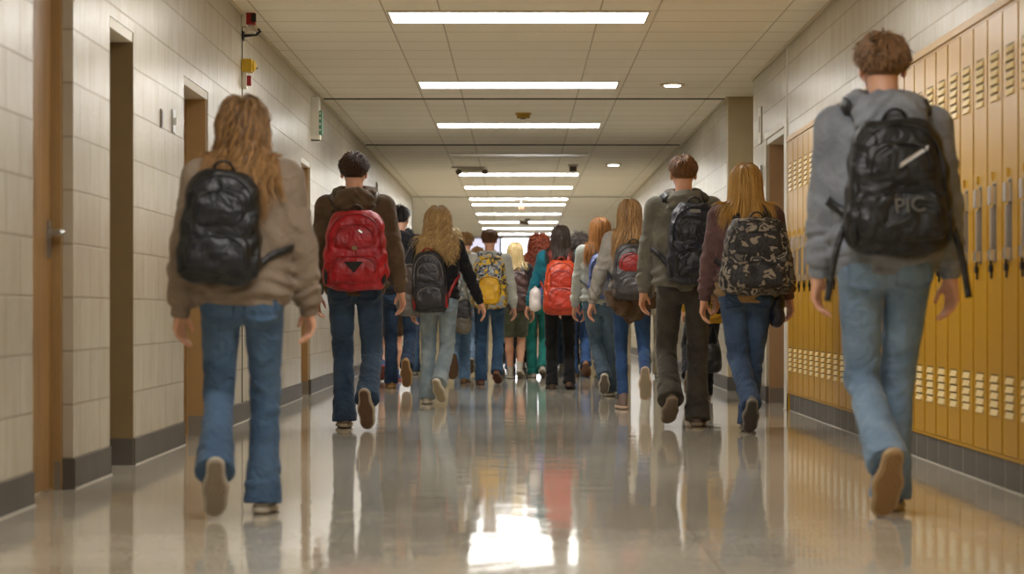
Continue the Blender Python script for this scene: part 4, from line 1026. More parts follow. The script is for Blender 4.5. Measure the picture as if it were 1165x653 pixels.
def person(px, gy, H, label, p, top, pants, shoe, hair, pack=None, head=0.0, skin=0, hb=.0065, hc=.0075, extra=None):
    """px: screen column of the body axis, gy: screen row where the shoes touch the floor"""
    t0 = time.time(); Y = CH*F/(gy-VY); K = H/1.75; rz = math.radians(p.get('heading', 0))
    ymin = min(p['footL'][1], p['footR'][1]) if not p.get('ref') else p['ref']
    Yc = Y-ymin*K-.0; X = (px-VX)*Yc/F; loc = (X, Yc, 0.0)
    e = empty('person', loc, label, 'person', None, rz); s = skeleton(p)
    zt = 1.80
    V, Q = nets(body_fn(s, p), (-.75, -.75, -.02), (.75, .75, zt), hb); npmesh('body', V*K, Q, SKIN[skin], e)
    b = MB(); Rr = rotz(s.hyaw)@rotx(-s.hpitch)@roty(s.hroll)
    for sd in (-1, 1): sphere(b, (s.head+Rr@A(sd*.031, .079, .006))*K, .0125*K)
    b.build('eyes', EYEW, e, smooth=True)
    b = MB()
    for sd in (-1, 1): sphere(b, (s.head+Rr@A(sd*.031, .0865, .006))*K, .0062*K, 8)
    b.build('irises', _iris, e, smooth=True)
    tf = top_fn(s, p, top); V, Q = nets(tf, (-.75, -.7, .6), (.75, .7, 1.70), hc); npmesh(top.get('name', 'hoodie'), V*K, Q, top['mat'], e)
    if top.get('under'):
        t2 = dict(top); t2['hem'] = top.get('hem', .85)-top['under'][0]; t2['loose'] = top.get('loose', 1)*.97; t2['rib'] = False; uf = torso_fn(s, p, t2)
        V, Q = nets(lambda P: smax(uf(P), P[:, 2]-1.1, .01), (-.4, -.4, .6), (.4, .4, 1.15), .009); npmesh('shirt_hem', V*K, Q, top['under'][1], e)
    pf = pants_fn(s, p, pants); V, Q = nets(pf, (-.5, -.8, -.02), (.5, .7, 1.08), hc); npmesh(pants.get('name', 'jeans'), V*K, Q, pants['mat'], e)
    if pants.get('pockets'):
        for sd in (-1, 1):
            hip = s.legs[0 if sd < 0 else 1][0]; cx = hip[0]+sd*-.003; g = []
            us = np.linspace(-1, 1, 9); vs_ = np.linspace(0, 1, 8)
            for v in vs_:
                for u in us:
                    g.append((cx+u*.062*(1-.12*v*0), -.4, hip[2]+.055-v*.135-(.016*(1-abs(u)) if v > .9 else 0)))
            G = np.array(g)
            for _ in range(30): d = pf(G.astype(f32)); G[:, 1] += np.clip(d-.0035, -.02, .05)*.85
            n = len(G); V = np.concatenate([G, G+A(0, .012, 0)]); q = []
            for j in range(7):
                for i in range(8): a = j*9+i; q += [(a, a+1, a+10, a+9)]
            rim = [i for i in range(9)]+[9*j+8 for j in range(1, 8)]+[63+i for i in range(7, -1, -1)]+[9*j for j in range(6, 0, -1)]
            q += [(rim[i], rim[(i+1) % len(rim)], rim[(i+1) % len(rim)]+n, rim[i]+n) for i in range(len(rim))]
            npmesh('back_pocket', V*K, np.array(q), pants['mat'], e)
    for (ft, c, tw), nm in zip(s.feet, 'LR'):
        R = rotz(math.radians(tw))@rotx(-c); up = None
        for k, (nme, (Vs, Qs)) in enumerate(zip(('shoe', 'sole', 'tread'), SHOE)):
            o = npmesh(nme, ((Vs*shoe.get('fat', 1.0))@R.T+ft)*K, Qs, shoe['mat'][k], up or e); up = up or o
        lm = MB(); lm.v = [tuple((R@np.array(v)+ft)*K) for v in LACE.v]; lm.f = LACE.f; lm.build('laces', shoe.get('lace', plain('lace', (215, 210, 200), .8)), up)
        if shoe.get('boot'):
            ax = s.legs['LR'.index(nm)]; u = nrm(ax[1]-ax[2]); bf = lambda P: smax(cap(P, ax[2]-u*.01, ax[2]+u*.10, .047, .054, .002, .03), (P-(ax[2]+u*.09).astype(f32))@u.astype(f32), .004)
            V, Q = nets(bf, ax[2]-.16, ax[2]+.18, .008); npmesh('boot_shaft', V*K, Q, shoe['mat'][0], up)
    pfn = None
    if pack:
        pack['_torso'] = torso_fn(s, p, top); pe, pfn = make_pack(s, p, tf, K, loc, rz, pack, pack['label'])
    over = (lambda P: np.minimum(tf(P), pfn(P))) if pfn and hair['kind'] != 'short' else tf
    V, Q, lk_ = long_hair(s, p, hair, over, K); npmesh('hair', V, Q, hair['mat'], e, attr=lk_)
    if extra: extra(e, s, tf, pf, K, loc, rz)
    print('person', label[:40], round(time.time()-t0, 2))
    return e
# ------------------------------------------------------------------ the crowd, nearest first
DEN_MID = denim((84, 108, 136), (58, 80, 106)); DEN_LIGHT = denim((128, 150, 172), (96, 118, 142)); DEN_DARK = denim((46, 64, 88), (32, 46, 68)); DEN_PALE = denim((150, 162, 166), (112, 128, 138)); DEN_BLUE = denim((56, 86, 130), (40, 64, 104))
H_BROWN = hairmat((66, 44, 26), (184, 138, 84)); H_BROWND = hairmat((34, 22, 14), (92, 62, 40)); H_BLONDE = hairmat((124, 88, 46), (220, 184, 124)); H_GOLD = hairmat((158, 114, 48), (216, 172, 96))
H_DARK = hairmat((24, 18, 16), (78, 60, 48)); H_RED = hairmat((72, 26, 12), (156, 70, 34)); H_BLACK = hairmat((14, 12, 12), (46, 40, 38)); H_PALE = hairmat((176, 146, 92), (236, 214, 160)); H_GREY = hairmat((38, 34, 34), (120, 108, 102)); H_SAND = hairmat((96, 68, 38), (186, 142, 88)); H_STRAW = hairmat((140, 88, 40), (212, 152, 88))
def R3(a, b, c): return (plain('shoe_upper', a, .7), plain('shoe_sole', b, .6), plain('shoe_tread', c, .7))
WHITE_SHOE = dict(mat=R3((188, 184, 176), (206, 202, 192), (150, 138, 122))); GREY_SHOE = dict(mat=R3((120, 118, 114), (190, 186, 178), (96, 84, 70))); DARK_SHOE = dict(mat=R3((40, 38, 38), (120, 112, 102), (70, 62, 54)), lace=plain('dark_lace', (50, 48, 46), .8)); BOOT = dict(mat=R3((84, 62, 44), (60, 46, 36), (60, 46, 36)), boot=1, fat=1.08, lace=plain('dark_lace', (50, 48, 46), .8))
BLKN = nylon((24, 25, 28), (14, 15, 17)); BLKS = nylon((20, 20, 22), (12, 12, 14), .6)
C1, C2 = .0095, .010   # coarser modelling for people farther off
def bag(name, px, py, Y, w, h, d, mat, label, cat, strap=None, flap=None, rz=0):
    s_ = F/Y; X = (px-VX)/s_; zc = CH+(VY-py)/s_; e = empty(name, (X, Y, zc-h/2), label, cat, None, rz); c = A(0, 0, h/2)
    V, Q = nets(lambda P: soft(P, c, (w/2, d/2, h/2), min(d*.45, .05), None, .1)-wob(P, .005, 30, w*10), c-A(w, d, h)*.75-.02, c+A(w, d, h)*.75+.02, .008)
    npmesh('bag_body', V, Q, mat, e)
    if flap: V, Q = nets(lambda P: soft(P, c+A(0, -.012, h*.18), (w/2*.96, d/2, h*.30), .03, None, .08)-wob(P, .004, 26, 3), c-A(w, d, h)*.75-.02, c+A(w, d, h)*.75+.02, .008); npmesh('flap', V, Q, flap, e)
    if strap:
        mb = MB(); pts = resample([c+A(-w*.4, 0, h*.35)]+[A(*q)+A(0, 0, h) for q in strap]+[c+A(w*.4, 0, h*.35)], 24); mb.tube(pts, .011, 6, .35); mb.build('carry_strap', mat, e, smooth=True)
    return e

# near left woman
person(276, 592, 1.60, 'woman in grey-brown fleece with long wavy brown hair walking nearest on the left',
    dict(bw=.98, footL=(-.095, -.22, .012, 62), footR=(.078, .10, 0, 0), armL=(-4, 12, 12, 6), armR=(6, 13, 10, 6), hx=.0, lean=.03, seed=2, heading=3),
    dict(name='fleece_jacket', mat=cloth((140, 124, 108), (122, 106, 90)), loose=1.18, sleeve=1.24, hem=.87, fold=.006, cuff=.03, collar=1),
    dict(mat=DEN_MID, hem=.084, loose=1.03, fold=.004, pockets=True), dict(mat=R3((150, 140, 128), (176, 166, 150), (140, 126, 108))),
    dict(kind='long', len=.52, mat=H_BROWN, wave=.011, wl=.12, n=760, seed=5, vol=.024, tips=1, fan=.16, taper=.2, steps=18, frizz=.0025, puff=.016),
    dict(z=1.195, x=-.075, w=.325, h=.47, d=.17, roll=3, mat=BLKN, mat2=nylon((22, 24, 30), (12, 13, 17)), label='black backpack hanging low on the near woman with long brown hair', top=.12), hb=.0055, hc=.0065)
# near right man
person(1006, 590, 1.86, 'tall man in grey-blue hoodie and faded jeans walking nearest on the right',
    dict(footL=(-.035, -.24, .012, 58, 8), footR=(.045, .12, 0, 0), armL=(8, 7, 8, 4), armR=(-6, 9, 12, 4), lean=.03, seed=4, heading=0, hx=.0),
    dict(name='hoodie', mat=cloth((134, 138, 146), (114, 118, 126)), loose=1.10, sleeve=1.12, hem=.86, fold=.006, hood=1.22, cuff=.0),
    dict(mat=DEN_LIGHT, hem=.080, loose=1.03, fold=.004, pockets=True), dict(mat=R3((44, 58, 110), (176, 150, 112), (150, 116, 76)), fat=1.04),
    dict(kind='short', len=.062, mat=hairmat((70, 48, 32), (172, 130, 90)), n=1500, w=.008, seed=8, puff=.014, vol=.010, lift=.3, mess=.48, steps=7, wave=.005, wl=.035, grav=.2),
    dict(z=1.175, x=.012, w=.36, h=.48, d=.19, mat=BLKN, roll=-2, label='large black backpack with grey lettering on the tall man in grey-blue hoodie', tails=True, sw=.07, pocket=(.86, .40, -.46),
         text=('PIC', .075, (.10, -.36), plain('grey_print', (96, 94, 90), .5), -6), decals=[('reflective_strip', [(-.05, .20), (.52, .46), (.55, .53), (-.02, .28)], plain('reflective_silver', (205, 205, 208), .25, .4))]), hb=.0055, hc=.0065)
# red backpack man
person(404, 490, 1.83, 'man in brown hoodie with short dark hair wearing a red backpack',
    dict(footL=(-.075, .10, 0, 0), footR=(.095, -.24, .008, 66, -10), armL=(-3, 9, 12, 4), armR=(6, 13, 12, 4), lean=.03, seed=6, hx=-.01),
    dict(name='hoodie', mat=cloth((96, 78, 60), (78, 62, 46)), loose=1.10, sleeve=1.16, hem=.84, fold=.006, hood=1.18),
    dict(mat=denim((62, 82, 104), (42, 58, 80)), hem=.080, loose=1.08, fold=.0045, pockets=True), dict(mat=R3((120, 104, 88), (170, 156, 136), (96, 70, 50))),
    dict(kind='short', len=.045, mat=H_BROWND, n=1200, seed=9, puff=.013, vol=.010, lift=.3, mess=.3),
    dict(z=1.125, w=.385, h=.50, d=.20, x=.02, mat=nylon((176, 18, 34), (142, 12, 26)), mat2=nylon((166, 16, 30), (134, 10, 22)), mats=BLKN, strapmat=nylon((84, 70, 56)), zip=nylon((130, 12, 20)), label='bright red backpack with black triangle on the man in brown hoodie',
         decals=[('black_triangle', [(-.34, -.34), (.30, -.34), (-.01, -.62)], plain('black_cloth', (20, 16, 16), .8)), ('round_badge', [(.09*math.cos(k*.5236)+.0, .055*math.sin(k*.5236)-.0) for k in range(12)], plain('badge_bronze', (150, 120, 84), .4)), ('zip_pull', [(.12, .42), (.24, .36), (.26, .40), (.14, .46)], M_CHROME)]))
# tall man right of centre
person(778, 486.5, 1.84, 'tall man in grey hooded jacket and dark trousers walking beside the blonde woman',
    dict(footL=(-.10, -.18, .02, 38), footR=(.085, -.04, 0, 0), armL=(10, 10, 6, 4), armR=(0, 6, 12, 4), lean=.03, seed=7),
    dict(name='jacket', mat=cloth((118, 115, 104), (100, 98, 88)), loose=1.10, sleeve=1.12, hem=.86, fold=.006, hood=1.06),
    dict(name='trousers', mat=cloth((74, 70, 62), (58, 54, 48)), hem=.086, loose=1.08, fold=.0045), dict(mat=R3((92, 78, 64), (140, 124, 104), (120, 104, 88))),
    dict(kind='short', len=.045, mat=hairmat((74, 48, 26), (168, 118, 72)), n=1100, seed=10, puff=.010, vol=.008, lift=.2, mess=.2),
    dict(z=1.17, w=.33, h=.52, d=.20, x=.05, mat=nylon((36, 40, 54), (24, 27, 38)), mat2=nylon((24, 24, 30), (15, 15, 19)), strapmat=nylon((28, 29, 36)), sw=.078, label='dark blue-black backpack on the tall man in grey jacket',
         decals=[('brand_patch', [(-.22, .70), (.22, .70), (.20, .78), (-.20, .78)], plain('grey_print', (130, 128, 124), .5))]))
# blonde woman with the patterned pack; she carries a navy bag
person(849, 494, 1.73, 'woman with long straight blonde hair in plum top carrying a patterned backpack',
    dict(bw=1.0, footL=(.0, -.26, .006, 52, 2), footR=(.02, .10, 0, 0), armL=(2, 12, 10, 5), armR=(4, 14, 12, 4), lean=.03, seed=9),
    dict(name='top', mat=cloth((104, 78, 76), (84, 60, 60)), loose=1.12, sleeve=1.08, hem=.93, fold=.006, under=(.09, cloth((156, 130, 94), (134, 110, 78)))),
    dict(mat=denim((72, 94, 126), (48, 66, 94)), hem=.068, loose=1.12, fold=.0045, pockets=True), dict(mat=R3((104, 102, 102), (130, 124, 116), (70, 66, 62))),
    dict(kind='long', len=.40, mat=H_GOLD, wave=0, n=900, seed=12, vol=.022, fan=.22, puff=.018, w=.007, steps=14, frizz=.0006),
    dict(z=1.14, w=.44, h=.50, d=.20, x=.045, mat=pattern([(26, 26, 30), (140, 131, 118), (30, 30, 34), (88, 82, 76)], 15), mat2=pattern([(22, 22, 26), (44, 42, 44), (24, 24, 27), (136, 124, 108)], 17), strapmat=nylon((30, 30, 34)), top=.18, label='black and grey patterned round backpack on the blonde woman'))
bag('handbag', 884, 352, 14.2, .10, .24, .16, nylon((34, 38, 60), (24, 28, 46)), 'navy bag held at the right side of the blonde woman in plum', 'bag', [(-.02, 0, .06), (.0, 0, .09), (.02, 0, .06)])
# woman with the tied brown jacket
def tied_jacket(e, s, tf, pf, K, loc, rz):
    m = cloth((92, 72, 54), (72, 56, 42))
    def fn(P):
        z = P[:, 2]-s.dz; hem = .715+.13*np.clip(np.abs(P[:, 0])/.17, 0, 1)**1.5+.012*np.sin(P[:, 0]*60)
        sh = np.abs(pf(P)-.034-.012*np.sin(P[:, 0]*55+2*np.sin(z*20))*np.clip((1.0-z)/.1, 0, 1))-.007
        return smax(smax(sh, hem-z, .006), z-.99, .006)
    V, Q = nets(fn, (-.3, -.35, .6), (.3, .3, 1.05), .007); npmesh('tied_jacket', V*K, Q, m, e)
    z = .965+s.dz; mb = MB(); pts = [np.array([.19*math.sin(t), .135*math.cos(t)-.01, z]) for t in np.linspace(.3, 6.0, 40)]
    mb.tube([q*K for q in hug(pf, pts, .03)], .024*K, 8); mb.build('tied_sleeve', m, e, smooth=True)
person(718, 468, 1.67, 'woman with long light brown hair in grey hoodie, brown jacket tied at her waist',
    dict(bw=.94, footL=(-.062, .10, 0, 0), footR=(.10, -.30, .09, 82, -4), armL=(8, 18, 8, 4), armR=(-4, 12, 14, 5), lean=.03, seed=11, hx=-.01),
    dict(name='grey_hoodie', mat=cloth((150, 144, 136), (130, 124, 116)), loose=1.06, sleeve=1.08, hem=.88, fold=.006),
    dict(mat=DEN_BLUE, hem=.048, knee=.86, loose=.96, fold=.003, drop=-.035), dict(mat=R3((120, 100, 92), (196, 170, 150), (140, 128, 104))),
    dict(kind='long', len=.50, mat=H_SAND, wave=.006, wl=.18, n=640, seed=14, vol=.02, fan=.10, steps=14, tips=.6),
    dict(z=1.14, w=.34, h=.46, d=.17, x=.01, mat=nylon((70, 66, 66), (52, 48, 50)), mat2=nylon((76, 72, 72), (56, 52, 54)), mat3=nylon((150, 36, 34), (120, 26, 26)), mats=nylon((104, 92, 82)), label='grey backpack with red upper part above the tied brown jacket'), hb=.0075, hc=.008, extra=tied_jacket)
# blonde wavy woman in black
person(499, 461, 1.65, 'woman with wavy blonde hair in black jacket and pale jeans, right arm swung out',
    dict(bw=.94, footL=(-.11, .06, 0, 0), footR=(.03, -.22, .02, 48, -16), armL=(0, 9, 12), armR=(10, 21, 4, 0), lean=.03, seed=13, hx=-.01, heading=-4),
    dict(name='black_jacket', mat=cloth((30, 30, 32), (20, 20, 22)), loose=1.03, sleeve=.98, hem=.90, fold=.006),
    dict(mat=DEN_PALE, hem=.078, loose=1.06, fold=.0045, pockets=True), dict(mat=R3((196, 186, 168), (214, 206, 190), (176, 162, 138))),
    dict(kind='long', len=.46, mat=H_BLONDE, wave=.014, wl=.085, n=720, seed=16, vol=.030, fan=.12, puff=.022, steps=18, tips=.6, frizz=.003),
    dict(z=1.08, w=.30, h=.54, d=.18, x=-.06, roll=-4, mat=nylon((40, 38, 44), (26, 25, 30)), mat2=nylon((46, 42, 46), (32, 29, 32)), mats=nylon((176, 34, 34), (140, 24, 26)), zip=nylon((116, 112, 110)), strapmat=nylon((150, 34, 36)), label='dark backpack with red side pockets on the wavy blonde woman'), hb=.0075, hc=.008)
bag('shoulder_bag', 465, 330, 18.32, .20, .44, .13, nylon((112, 106, 100), (92, 86, 82)), 'grey shoulder bag hanging between the red backpack and the wavy blonde woman', 'bag', [(.0, 0, .12), (.07, .06, .24), (.09, .04, .12)], nylon((86, 70, 62), (66, 52, 46)))
# man in dark jacket behind the red backpack
person(455, 443, 1.84, 'man in black jacket with dark hair behind the red backpack wearer',
    dict(footL=(-.09, .12, 0, 0), footR=(.08, -.26, .03, 66, -6), armL=(4, 8, 14), armR=(4, 8, 20), lean=.03, seed=15, hyaw=-12),
    dict(name='black_jacket', mat=cloth((40, 40, 44), (26, 26, 30)), loose=1.05, sleeve=1.05, hem=.86, hood=1.05, short=1),
    dict(mat=DEN_DARK, hem=.070, loose=1.02), dict(mat=R3((150, 112, 66), (176, 140, 92), (120, 88, 54)), fat=1.05),
    dict(kind='short', len=.05, mat=H_BLACK, n=600, seed=17, puff=.012, vol=.012, lift=.4, mess=.4, w=.009), None, hb=C1, hc=C2)
person(444, 434, 1.60, 'person in brown shorts with bare calves, mostly hidden behind the red backpack wearer',
    dict(bw=.95, bare=1, footL=(-.09, -.16, .01, 40), footR=(.07, .08, 0, 0), armL=(4, 8, 14), armR=(4, 8, 20), lean=.03, seed=18),
    dict(name='brown_coat', mat=cloth((96, 76, 56), (76, 58, 42)), loose=1.08, hem=.78),
    dict(name='shorts', mat=cloth((86, 66, 48), (68, 52, 38)), len=.52, loose=1.05), dict(mat=R3((60, 84, 130), (170, 60, 50), (120, 60, 50))),
    dict(kind='short', len=.05, mat=H_BROWND, n=500, seed=19, w=.009), None, hb=C1, hc=C2)
# woman in grey patterned jacket
person(521, 437, 1.68, 'woman with pale blonde hair in blue-grey patterned jacket behind the wavy blonde woman',
    dict(bw=.95, footL=(-.05, -.26, .07, 74, 4), footR=(.07, .10, 0, 0), armL=(4, 10, 14), armR=(2, 10, 20), lean=.03, seed=20, hx=-.05),
    dict(name='patterned_jacket', mat=pattern([(92, 104, 120), (176, 180, 180), (120, 130, 142), (206, 206, 202)], 26), loose=1.06, hem=.84),
    dict(mat=denim((112, 144, 178), (84, 112, 146)), hem=.070, loose=1.0), dict(mat=R3((124, 92, 40), (96, 66, 44), (104, 74, 50)), fat=1.08),
    dict(kind='long', len=.42, mat=H_PALE, n=420, seed=21, fan=.12, w=.010, steps=12), None, hb=C1, hc=C2)
bag('shoulder_bag', 527, 360, 23.3, .17, .38, .12, nylon((124, 116, 100), (96, 88, 76)), 'olive-grey shoulder bag hanging left of the yellow backpack', 'bag', [(-.02, 0, .15), (0, .02, .25), (.02, 0, .15)], nylon((60, 58, 62), (44, 42, 46)))
# yellow backpack man
person(557, 438, 1.65, 'man in pale grey jacket with short brown hair wearing a yellow backpack',
    dict(bw=1.0, footL=(-.10, .08, 0, 0), footR=(.085, -.14, .01, 26), armL=(2, 9, 10), armR=(4, 12, 12), lean=.03, seed=22),
    dict(name='pale_jacket', mat=cloth((200, 200, 190), (176, 176, 168)), loose=1.06, sleeve=1.08, hem=.86),
    dict(mat=denim((66, 96, 126), (46, 70, 98)), hem=.072, loose=1.04), dict(mat=R3((104, 56, 44), (130, 96, 80), (96, 60, 48))),
    dict(kind='short', len=.045, mat=hairmat((70, 42, 24), (140, 92, 58)), n=800, seed=23, w=.008, puff=.010),
    dict(z=1.15, w=.38, h=.60, d=.22, x=-.0, mat=pattern([(196, 156, 30), (60, 62, 68), (222, 178, 40), (150, 156, 166)], 12), mat2=nylon((230, 176, 26), (206, 150, 16)), mat3=pattern([(222, 180, 40), (70, 84, 110), (180, 184, 186), (40, 42, 50)], 20), mats=pattern([(150, 130, 60), (50, 50, 52), (196, 160, 60), (70, 70, 70)], 24), strapmat=nylon((70, 76, 90)), pocket=(.62, .55, -.30), label='yellow and grey hiking backpack on the man in pale grey jacket'), hb=C1, hc=C2)
# small blonde with brown leather bag, bare legs
person(586, 431, 1.58, 'small woman with pale blonde hair, dark jacket, olive shorts and bare legs',
    dict(bw=.93, bare=1, footL=(-.06, .04, 0, 0), footR=(.06, -.10, .01, 18), armL=(2, 10, 10), armR=(4, 8, 12), lean=.03, seed=24),
    dict(name='dark_jacket', mat=cloth((40, 36, 38), (28, 25, 27)), loose=1.06, hem=.84),
    dict(name='shorts', mat=cloth((88, 92, 76), (70, 74, 60)), len=.54, loose=1.05), dict(mat=R3((170, 164, 152), (196, 190, 178), (140, 128, 110))),
    dict(kind='long', len=.34, mat=H_PALE, n=480, seed=25, fan=.2, w=.009, steps=12, puff=.016),
    dict(z=1.12, w=.26, h=.52, d=.15, x=.04, mat=nylon((84, 56, 50), (62, 40, 36)), label='slim brown leather backpack on the small pale blonde woman', upper=False), hb=C1, hc=C2)
# red curly hair
person(611, 430, 1.66, 'woman with big curly red hair in purple shirt and teal trousers',
    dict(bw=.95, footL=(-.05, .04, 0, 0), footR=(.07, -.10, .01, 20), armL=(4, 9, 10), armR=(2, 10, 10), lean=.03, seed=26, hx=.03),
    dict(name='purple_shirt', mat=cloth((116, 108, 164), (92, 86, 140)), loose=1.04, hem=.86, short=1),
    dict(name='teal_trousers', mat=cloth((44, 132, 122), (32, 108, 100)), hem=.074, loose=1.04), WHITE_SHOE,
    dict(kind='long', len=.40, mat=H_RED, wave=.018, wl=.065, n=700, seed=27, vol=.05, fan=.35, puff=.030, w=.009, steps=30, frizz=.005), None, hb=C1, hc=C2)
# orange backpack woman
person(637, 443, 1.64, 'woman with long straight dark hair in teal jacket wearing an orange backpack',
    dict(bw=.97, footL=(-.085, .02, 0, 0), footR=(.10, -.02, 0, 6), armL=(14, 17, 4, 0), armR=(0, 12, 14, 6), lean=.03, seed=28, hx=.01),
    dict(name='teal_jacket', mat=cloth((32, 112, 128), (22, 88, 104)), loose=1.08, sleeve=1.12, hem=.88),
    dict(name='black_trousers', mat=cloth((30, 29, 30), (20, 20, 21)), hem=.070, loose=1.0), BOOT,
    dict(kind='long', len=.42, mat=H_DARK, n=560, seed=29, vol=.018, fan=.08, w=.009, steps=12, puff=.012),
    dict(z=1.08, w=.36, h=.58, d=.20, x=.01, mat=nylon((208, 78, 40), (180, 58, 28)), mat2=nylon((186, 54, 30), (156, 40, 22)), zip=nylon((120, 36, 20)), mats=nylon((190, 56, 28), (160, 42, 20)), strapmat=nylon((190, 56, 28)), label='orange backpack on the woman in teal jacket', pocket=(.84, .44, -.42)), hb=C1, hc=C2)
bag('plastic_pouch', 609, 341, 21.9, .12, .24, .10, plain('white_film', (226, 218, 212), .35), 'small white pouch hanging beside the orange backpack', 'pouch', [(-.01, 0, .0), (0, 0, .02), (.01, 0, .0)])
# grey curly
person(659, 430, 1.66, 'person with short curly dark grey hair in navy jacket behind the orange backpack',
    dict(footL=(-.07, .06, 0, 0), footR=(.08, -.16, .02, 34), armL=(4, 8, 10), armR=(2, 8, 10), lean=.03, seed=30),
    dict(name='navy_jacket', mat=cloth((40, 76, 96), (28, 58, 76)), loose=1.04, hem=.86),
    dict(mat=DEN_BLUE, hem=.070), BOOT | dict(mat=R3((150, 104, 76), (120, 84, 60), (110, 76, 54)), boot=None),
    dict(kind='short', len=.085, mat=H_GREY, wave=.016, wl=.03, n=900, seed=31, vol=.03, puff=.024, lift=.6, mess=.6, steps=9, w=.008), None, hb=C1, hc=C2)
# strawberry blonde woman with the blue pack
person(683, 452, 1.64, 'woman with long strawberry blonde hair in pale grey hoodie wearing a blue backpack',
    dict(bw=.95, footL=(.03, -.18, .03, 44, 0), footR=(.09, .10, 0, 0), armL=(12, 9, 10, 2), armR=(0, 9, 14), lean=.03, seed=32),
    dict(name='pale_hoodie', mat=cloth((186, 190, 184), (164, 168, 164)), loose=1.06, sleeve=1.10, hem=.88),
    dict(mat=denim((92, 112, 128), (62, 80, 98)), hem=.080, loose=1.06), dict(mat=R3((96, 96, 96), (206, 202, 194), (120, 112, 100))),
    dict(kind='long', len=.46, mat=H_STRAW, n=560, seed=33, fan=.08, w=.009, steps=12, puff=.012, vol=.02),
    dict(z=1.17, w=.32, h=.44, d=.17, x=.04, mat=nylon((84, 100, 160), (62, 76, 134)), mat2=nylon((120, 124, 140), (92, 96, 112)), strapmat=nylon((96, 96, 100)), label='blue backpack on the strawberry blonde woman'), hb=.0085, hc=.009)
# dark figure between the tall man and the blonde woman
person(806, 455, 1.58, 'person in black trousers between the tall man and the blonde woman, mostly hidden',
    dict(bw=.95, footL=(-.20, -.10, .05, 60, 0), footR=(-.02, .08, 0, 0), armL=(4, 8, 14), armR=(2, 8, 14), lean=.03, seed=34, hipx=-.04),
    dict(name='yellow_jacket', mat=cloth((196, 150, 40), (166, 124, 30)), loose=1.02, hem=.74),
    dict(name='black_trousers', mat=cloth((32, 32, 36), (22, 22, 25)), hem=.072, loose=1.05), dict(mat=R3((120, 110, 96), (150, 138, 120), (110, 98, 84))),
    dict(kind='short', len=.05, mat=H_BROWND, n=500, seed=35, w=.009), None, hb=C1, hc=C2)
bag('duffel_bag', 811, 408, 19.25, .15, .26, .2, BLKN, 'black bag hanging low between the tall man and the blonde woman', 'bag', [(-.02, 0, .12), (0, .0, .2), (.02, 0, .12)])

# farther people seen in the gaps; the last four are added
def far_person(px, gy, H, label, topm, topn, pantm, pantn, hairm, kind, seed, pack=None, shoe=None, **kw):
    r = random.Random(seed); l = r.random() < .5
    fa, fb = (-.08, .08, 0, 0), (.08, -.20, .03, 48)
    if l: fa, fb = (-.08, -.20, .03, 48), (.08, .08, 0, 0)
    person(px, gy, H, label, dict(bw=kw.get('bw', .97), footL=fa, footR=fb, armL=(r.uniform(-6, 8), 9, 12), armR=(r.uniform(-6, 8), 9, 12), lean=.03, seed=seed, **({'bare': 1} if kw.get('bare') else {})),
        dict(name=topn, mat=topm, loose=1.05, hem=.86), dict(name=pantn, mat=pantm, hem=.070, loose=1.02), shoe or GREY_SHOE,
        dict(kind=kind, len=.05 if kind == 'short' else .36, mat=hairm, n=420, seed=seed, w=.011, steps=6 if kind == 'short' else 10, puff=.012, fan=.2), pack, hb=.0105, hc=.011)
far_person(543, 428, 1.55, 'short brown-haired person in tan top seen left of the yellow backpack man', cloth((140, 108, 76)), 'tan_top', DEN_LIGHT, 'jeans', H_BROWN, 'short', 41)
far_person(530, 427, 1.74, 'person with light brown hair glimpsed behind the pale blonde in patterned jacket', cloth((150, 140, 130)), 'grey_top', denim((112, 144, 178), (84, 112, 146)), 'jeans', H_SAND, 'short', 42)
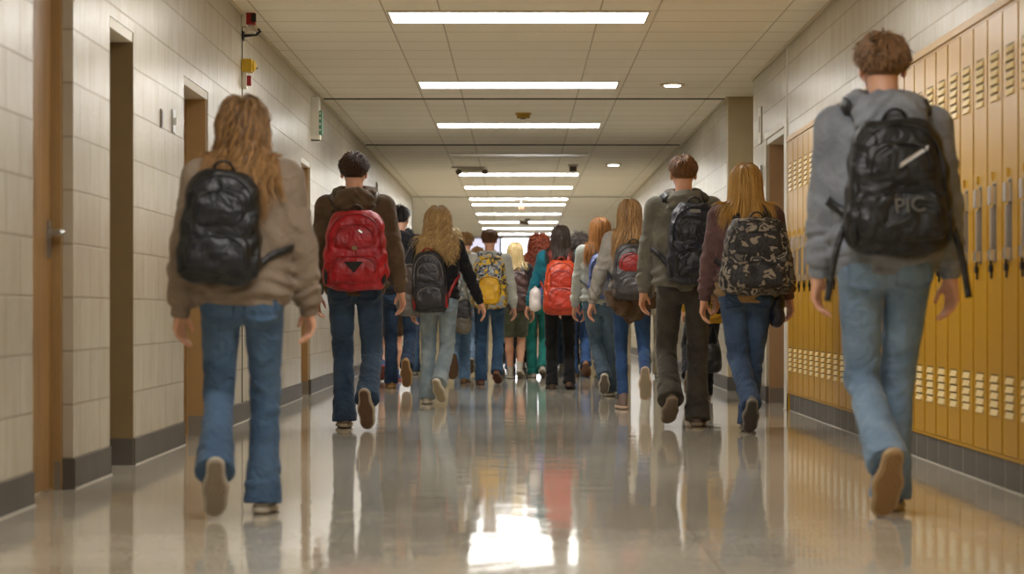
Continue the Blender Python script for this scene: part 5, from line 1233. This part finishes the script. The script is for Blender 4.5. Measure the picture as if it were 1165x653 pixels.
far_person(573, 424, 1.50, 'person in light blue jeans glimpsed between the yellow backpack man and the small blonde', cloth((60, 52, 52)), 'dark_top', denim((112, 144, 178), (84, 112, 146)), 'jeans', H_DARK, 'short', 43, shoe=WHITE_SHOE)
far_person(598, 422, 1.50, 'short person with reddish brown curls left of the woman in purple shirt', cloth((112, 70, 60)), 'maroon_top', cloth((60, 58, 56)), 'trousers', H_RED, 'long', 44)
far_person(625, 420, 1.56, 'person in rust top glimpsed between the purple shirt and the orange backpack', cloth((150, 84, 60)), 'rust_top', DEN_DARK, 'jeans', H_BROWN, 'short', 45)
far_person(672, 424, 1.60, 'person in blue jeans glimpsed left of the strawberry blonde woman', cloth((70, 100, 110)), 'slate_top', DEN_BLUE, 'jeans', H_BLACK, 'short', 46)
far_person(697, 426, 1.58, 'person in dark trousers glimpsed between the two long-haired women on the right', cloth((90, 84, 78)), 'taupe_top', cloth((56, 58, 62)), 'trousers', H_BROWND, 'short', 47)
far_person(479, 427, 1.60, 'person in dark red top hidden behind the wavy blonde woman', cloth((110, 40, 40)), 'red_top', DEN_MID, 'jeans', H_BROWN, 'short', 48)
far_person(742, 430, 1.62, 'person in pale trousers glimpsed between the grey hoodie woman and the tall man', cloth((150, 140, 120)), 'beige_top', cloth((170, 160, 140)), 'trousers', H_BROWND, 'short', 49)
far_person(577, 417, 1.46, 'person in dark jacket far down the corridor, left of the bright window gap', cloth((54, 50, 54)), 'dark_top', DEN_DARK, 'jeans', H_BROWND, 'short', 51)  # from here on, people added to block the lower window glow
far_person(601, 416, 1.44, 'small person in grey top farthest down the corridor under the bright window', cloth((96, 92, 92)), 'grey_top', cloth((58, 56, 58)), 'trousers', H_SAND, 'short', 52)
far_person(646, 417, 1.60, 'person in olive top farthest away, right behind the dark-haired woman with orange backpack', cloth((84, 86, 62)), 'olive_top', DEN_MID, 'jeans', H_BROWN, 'short', 53)
far_person(661, 418, 1.56, 'person in charcoal top farthest away, behind the curly grey-haired one', cloth((60, 60, 64)), 'charcoal_top', cloth((44, 44, 48)), 'trousers', H_DARK, 'short', 54)
print('total', round(time.time()-T0, 1))
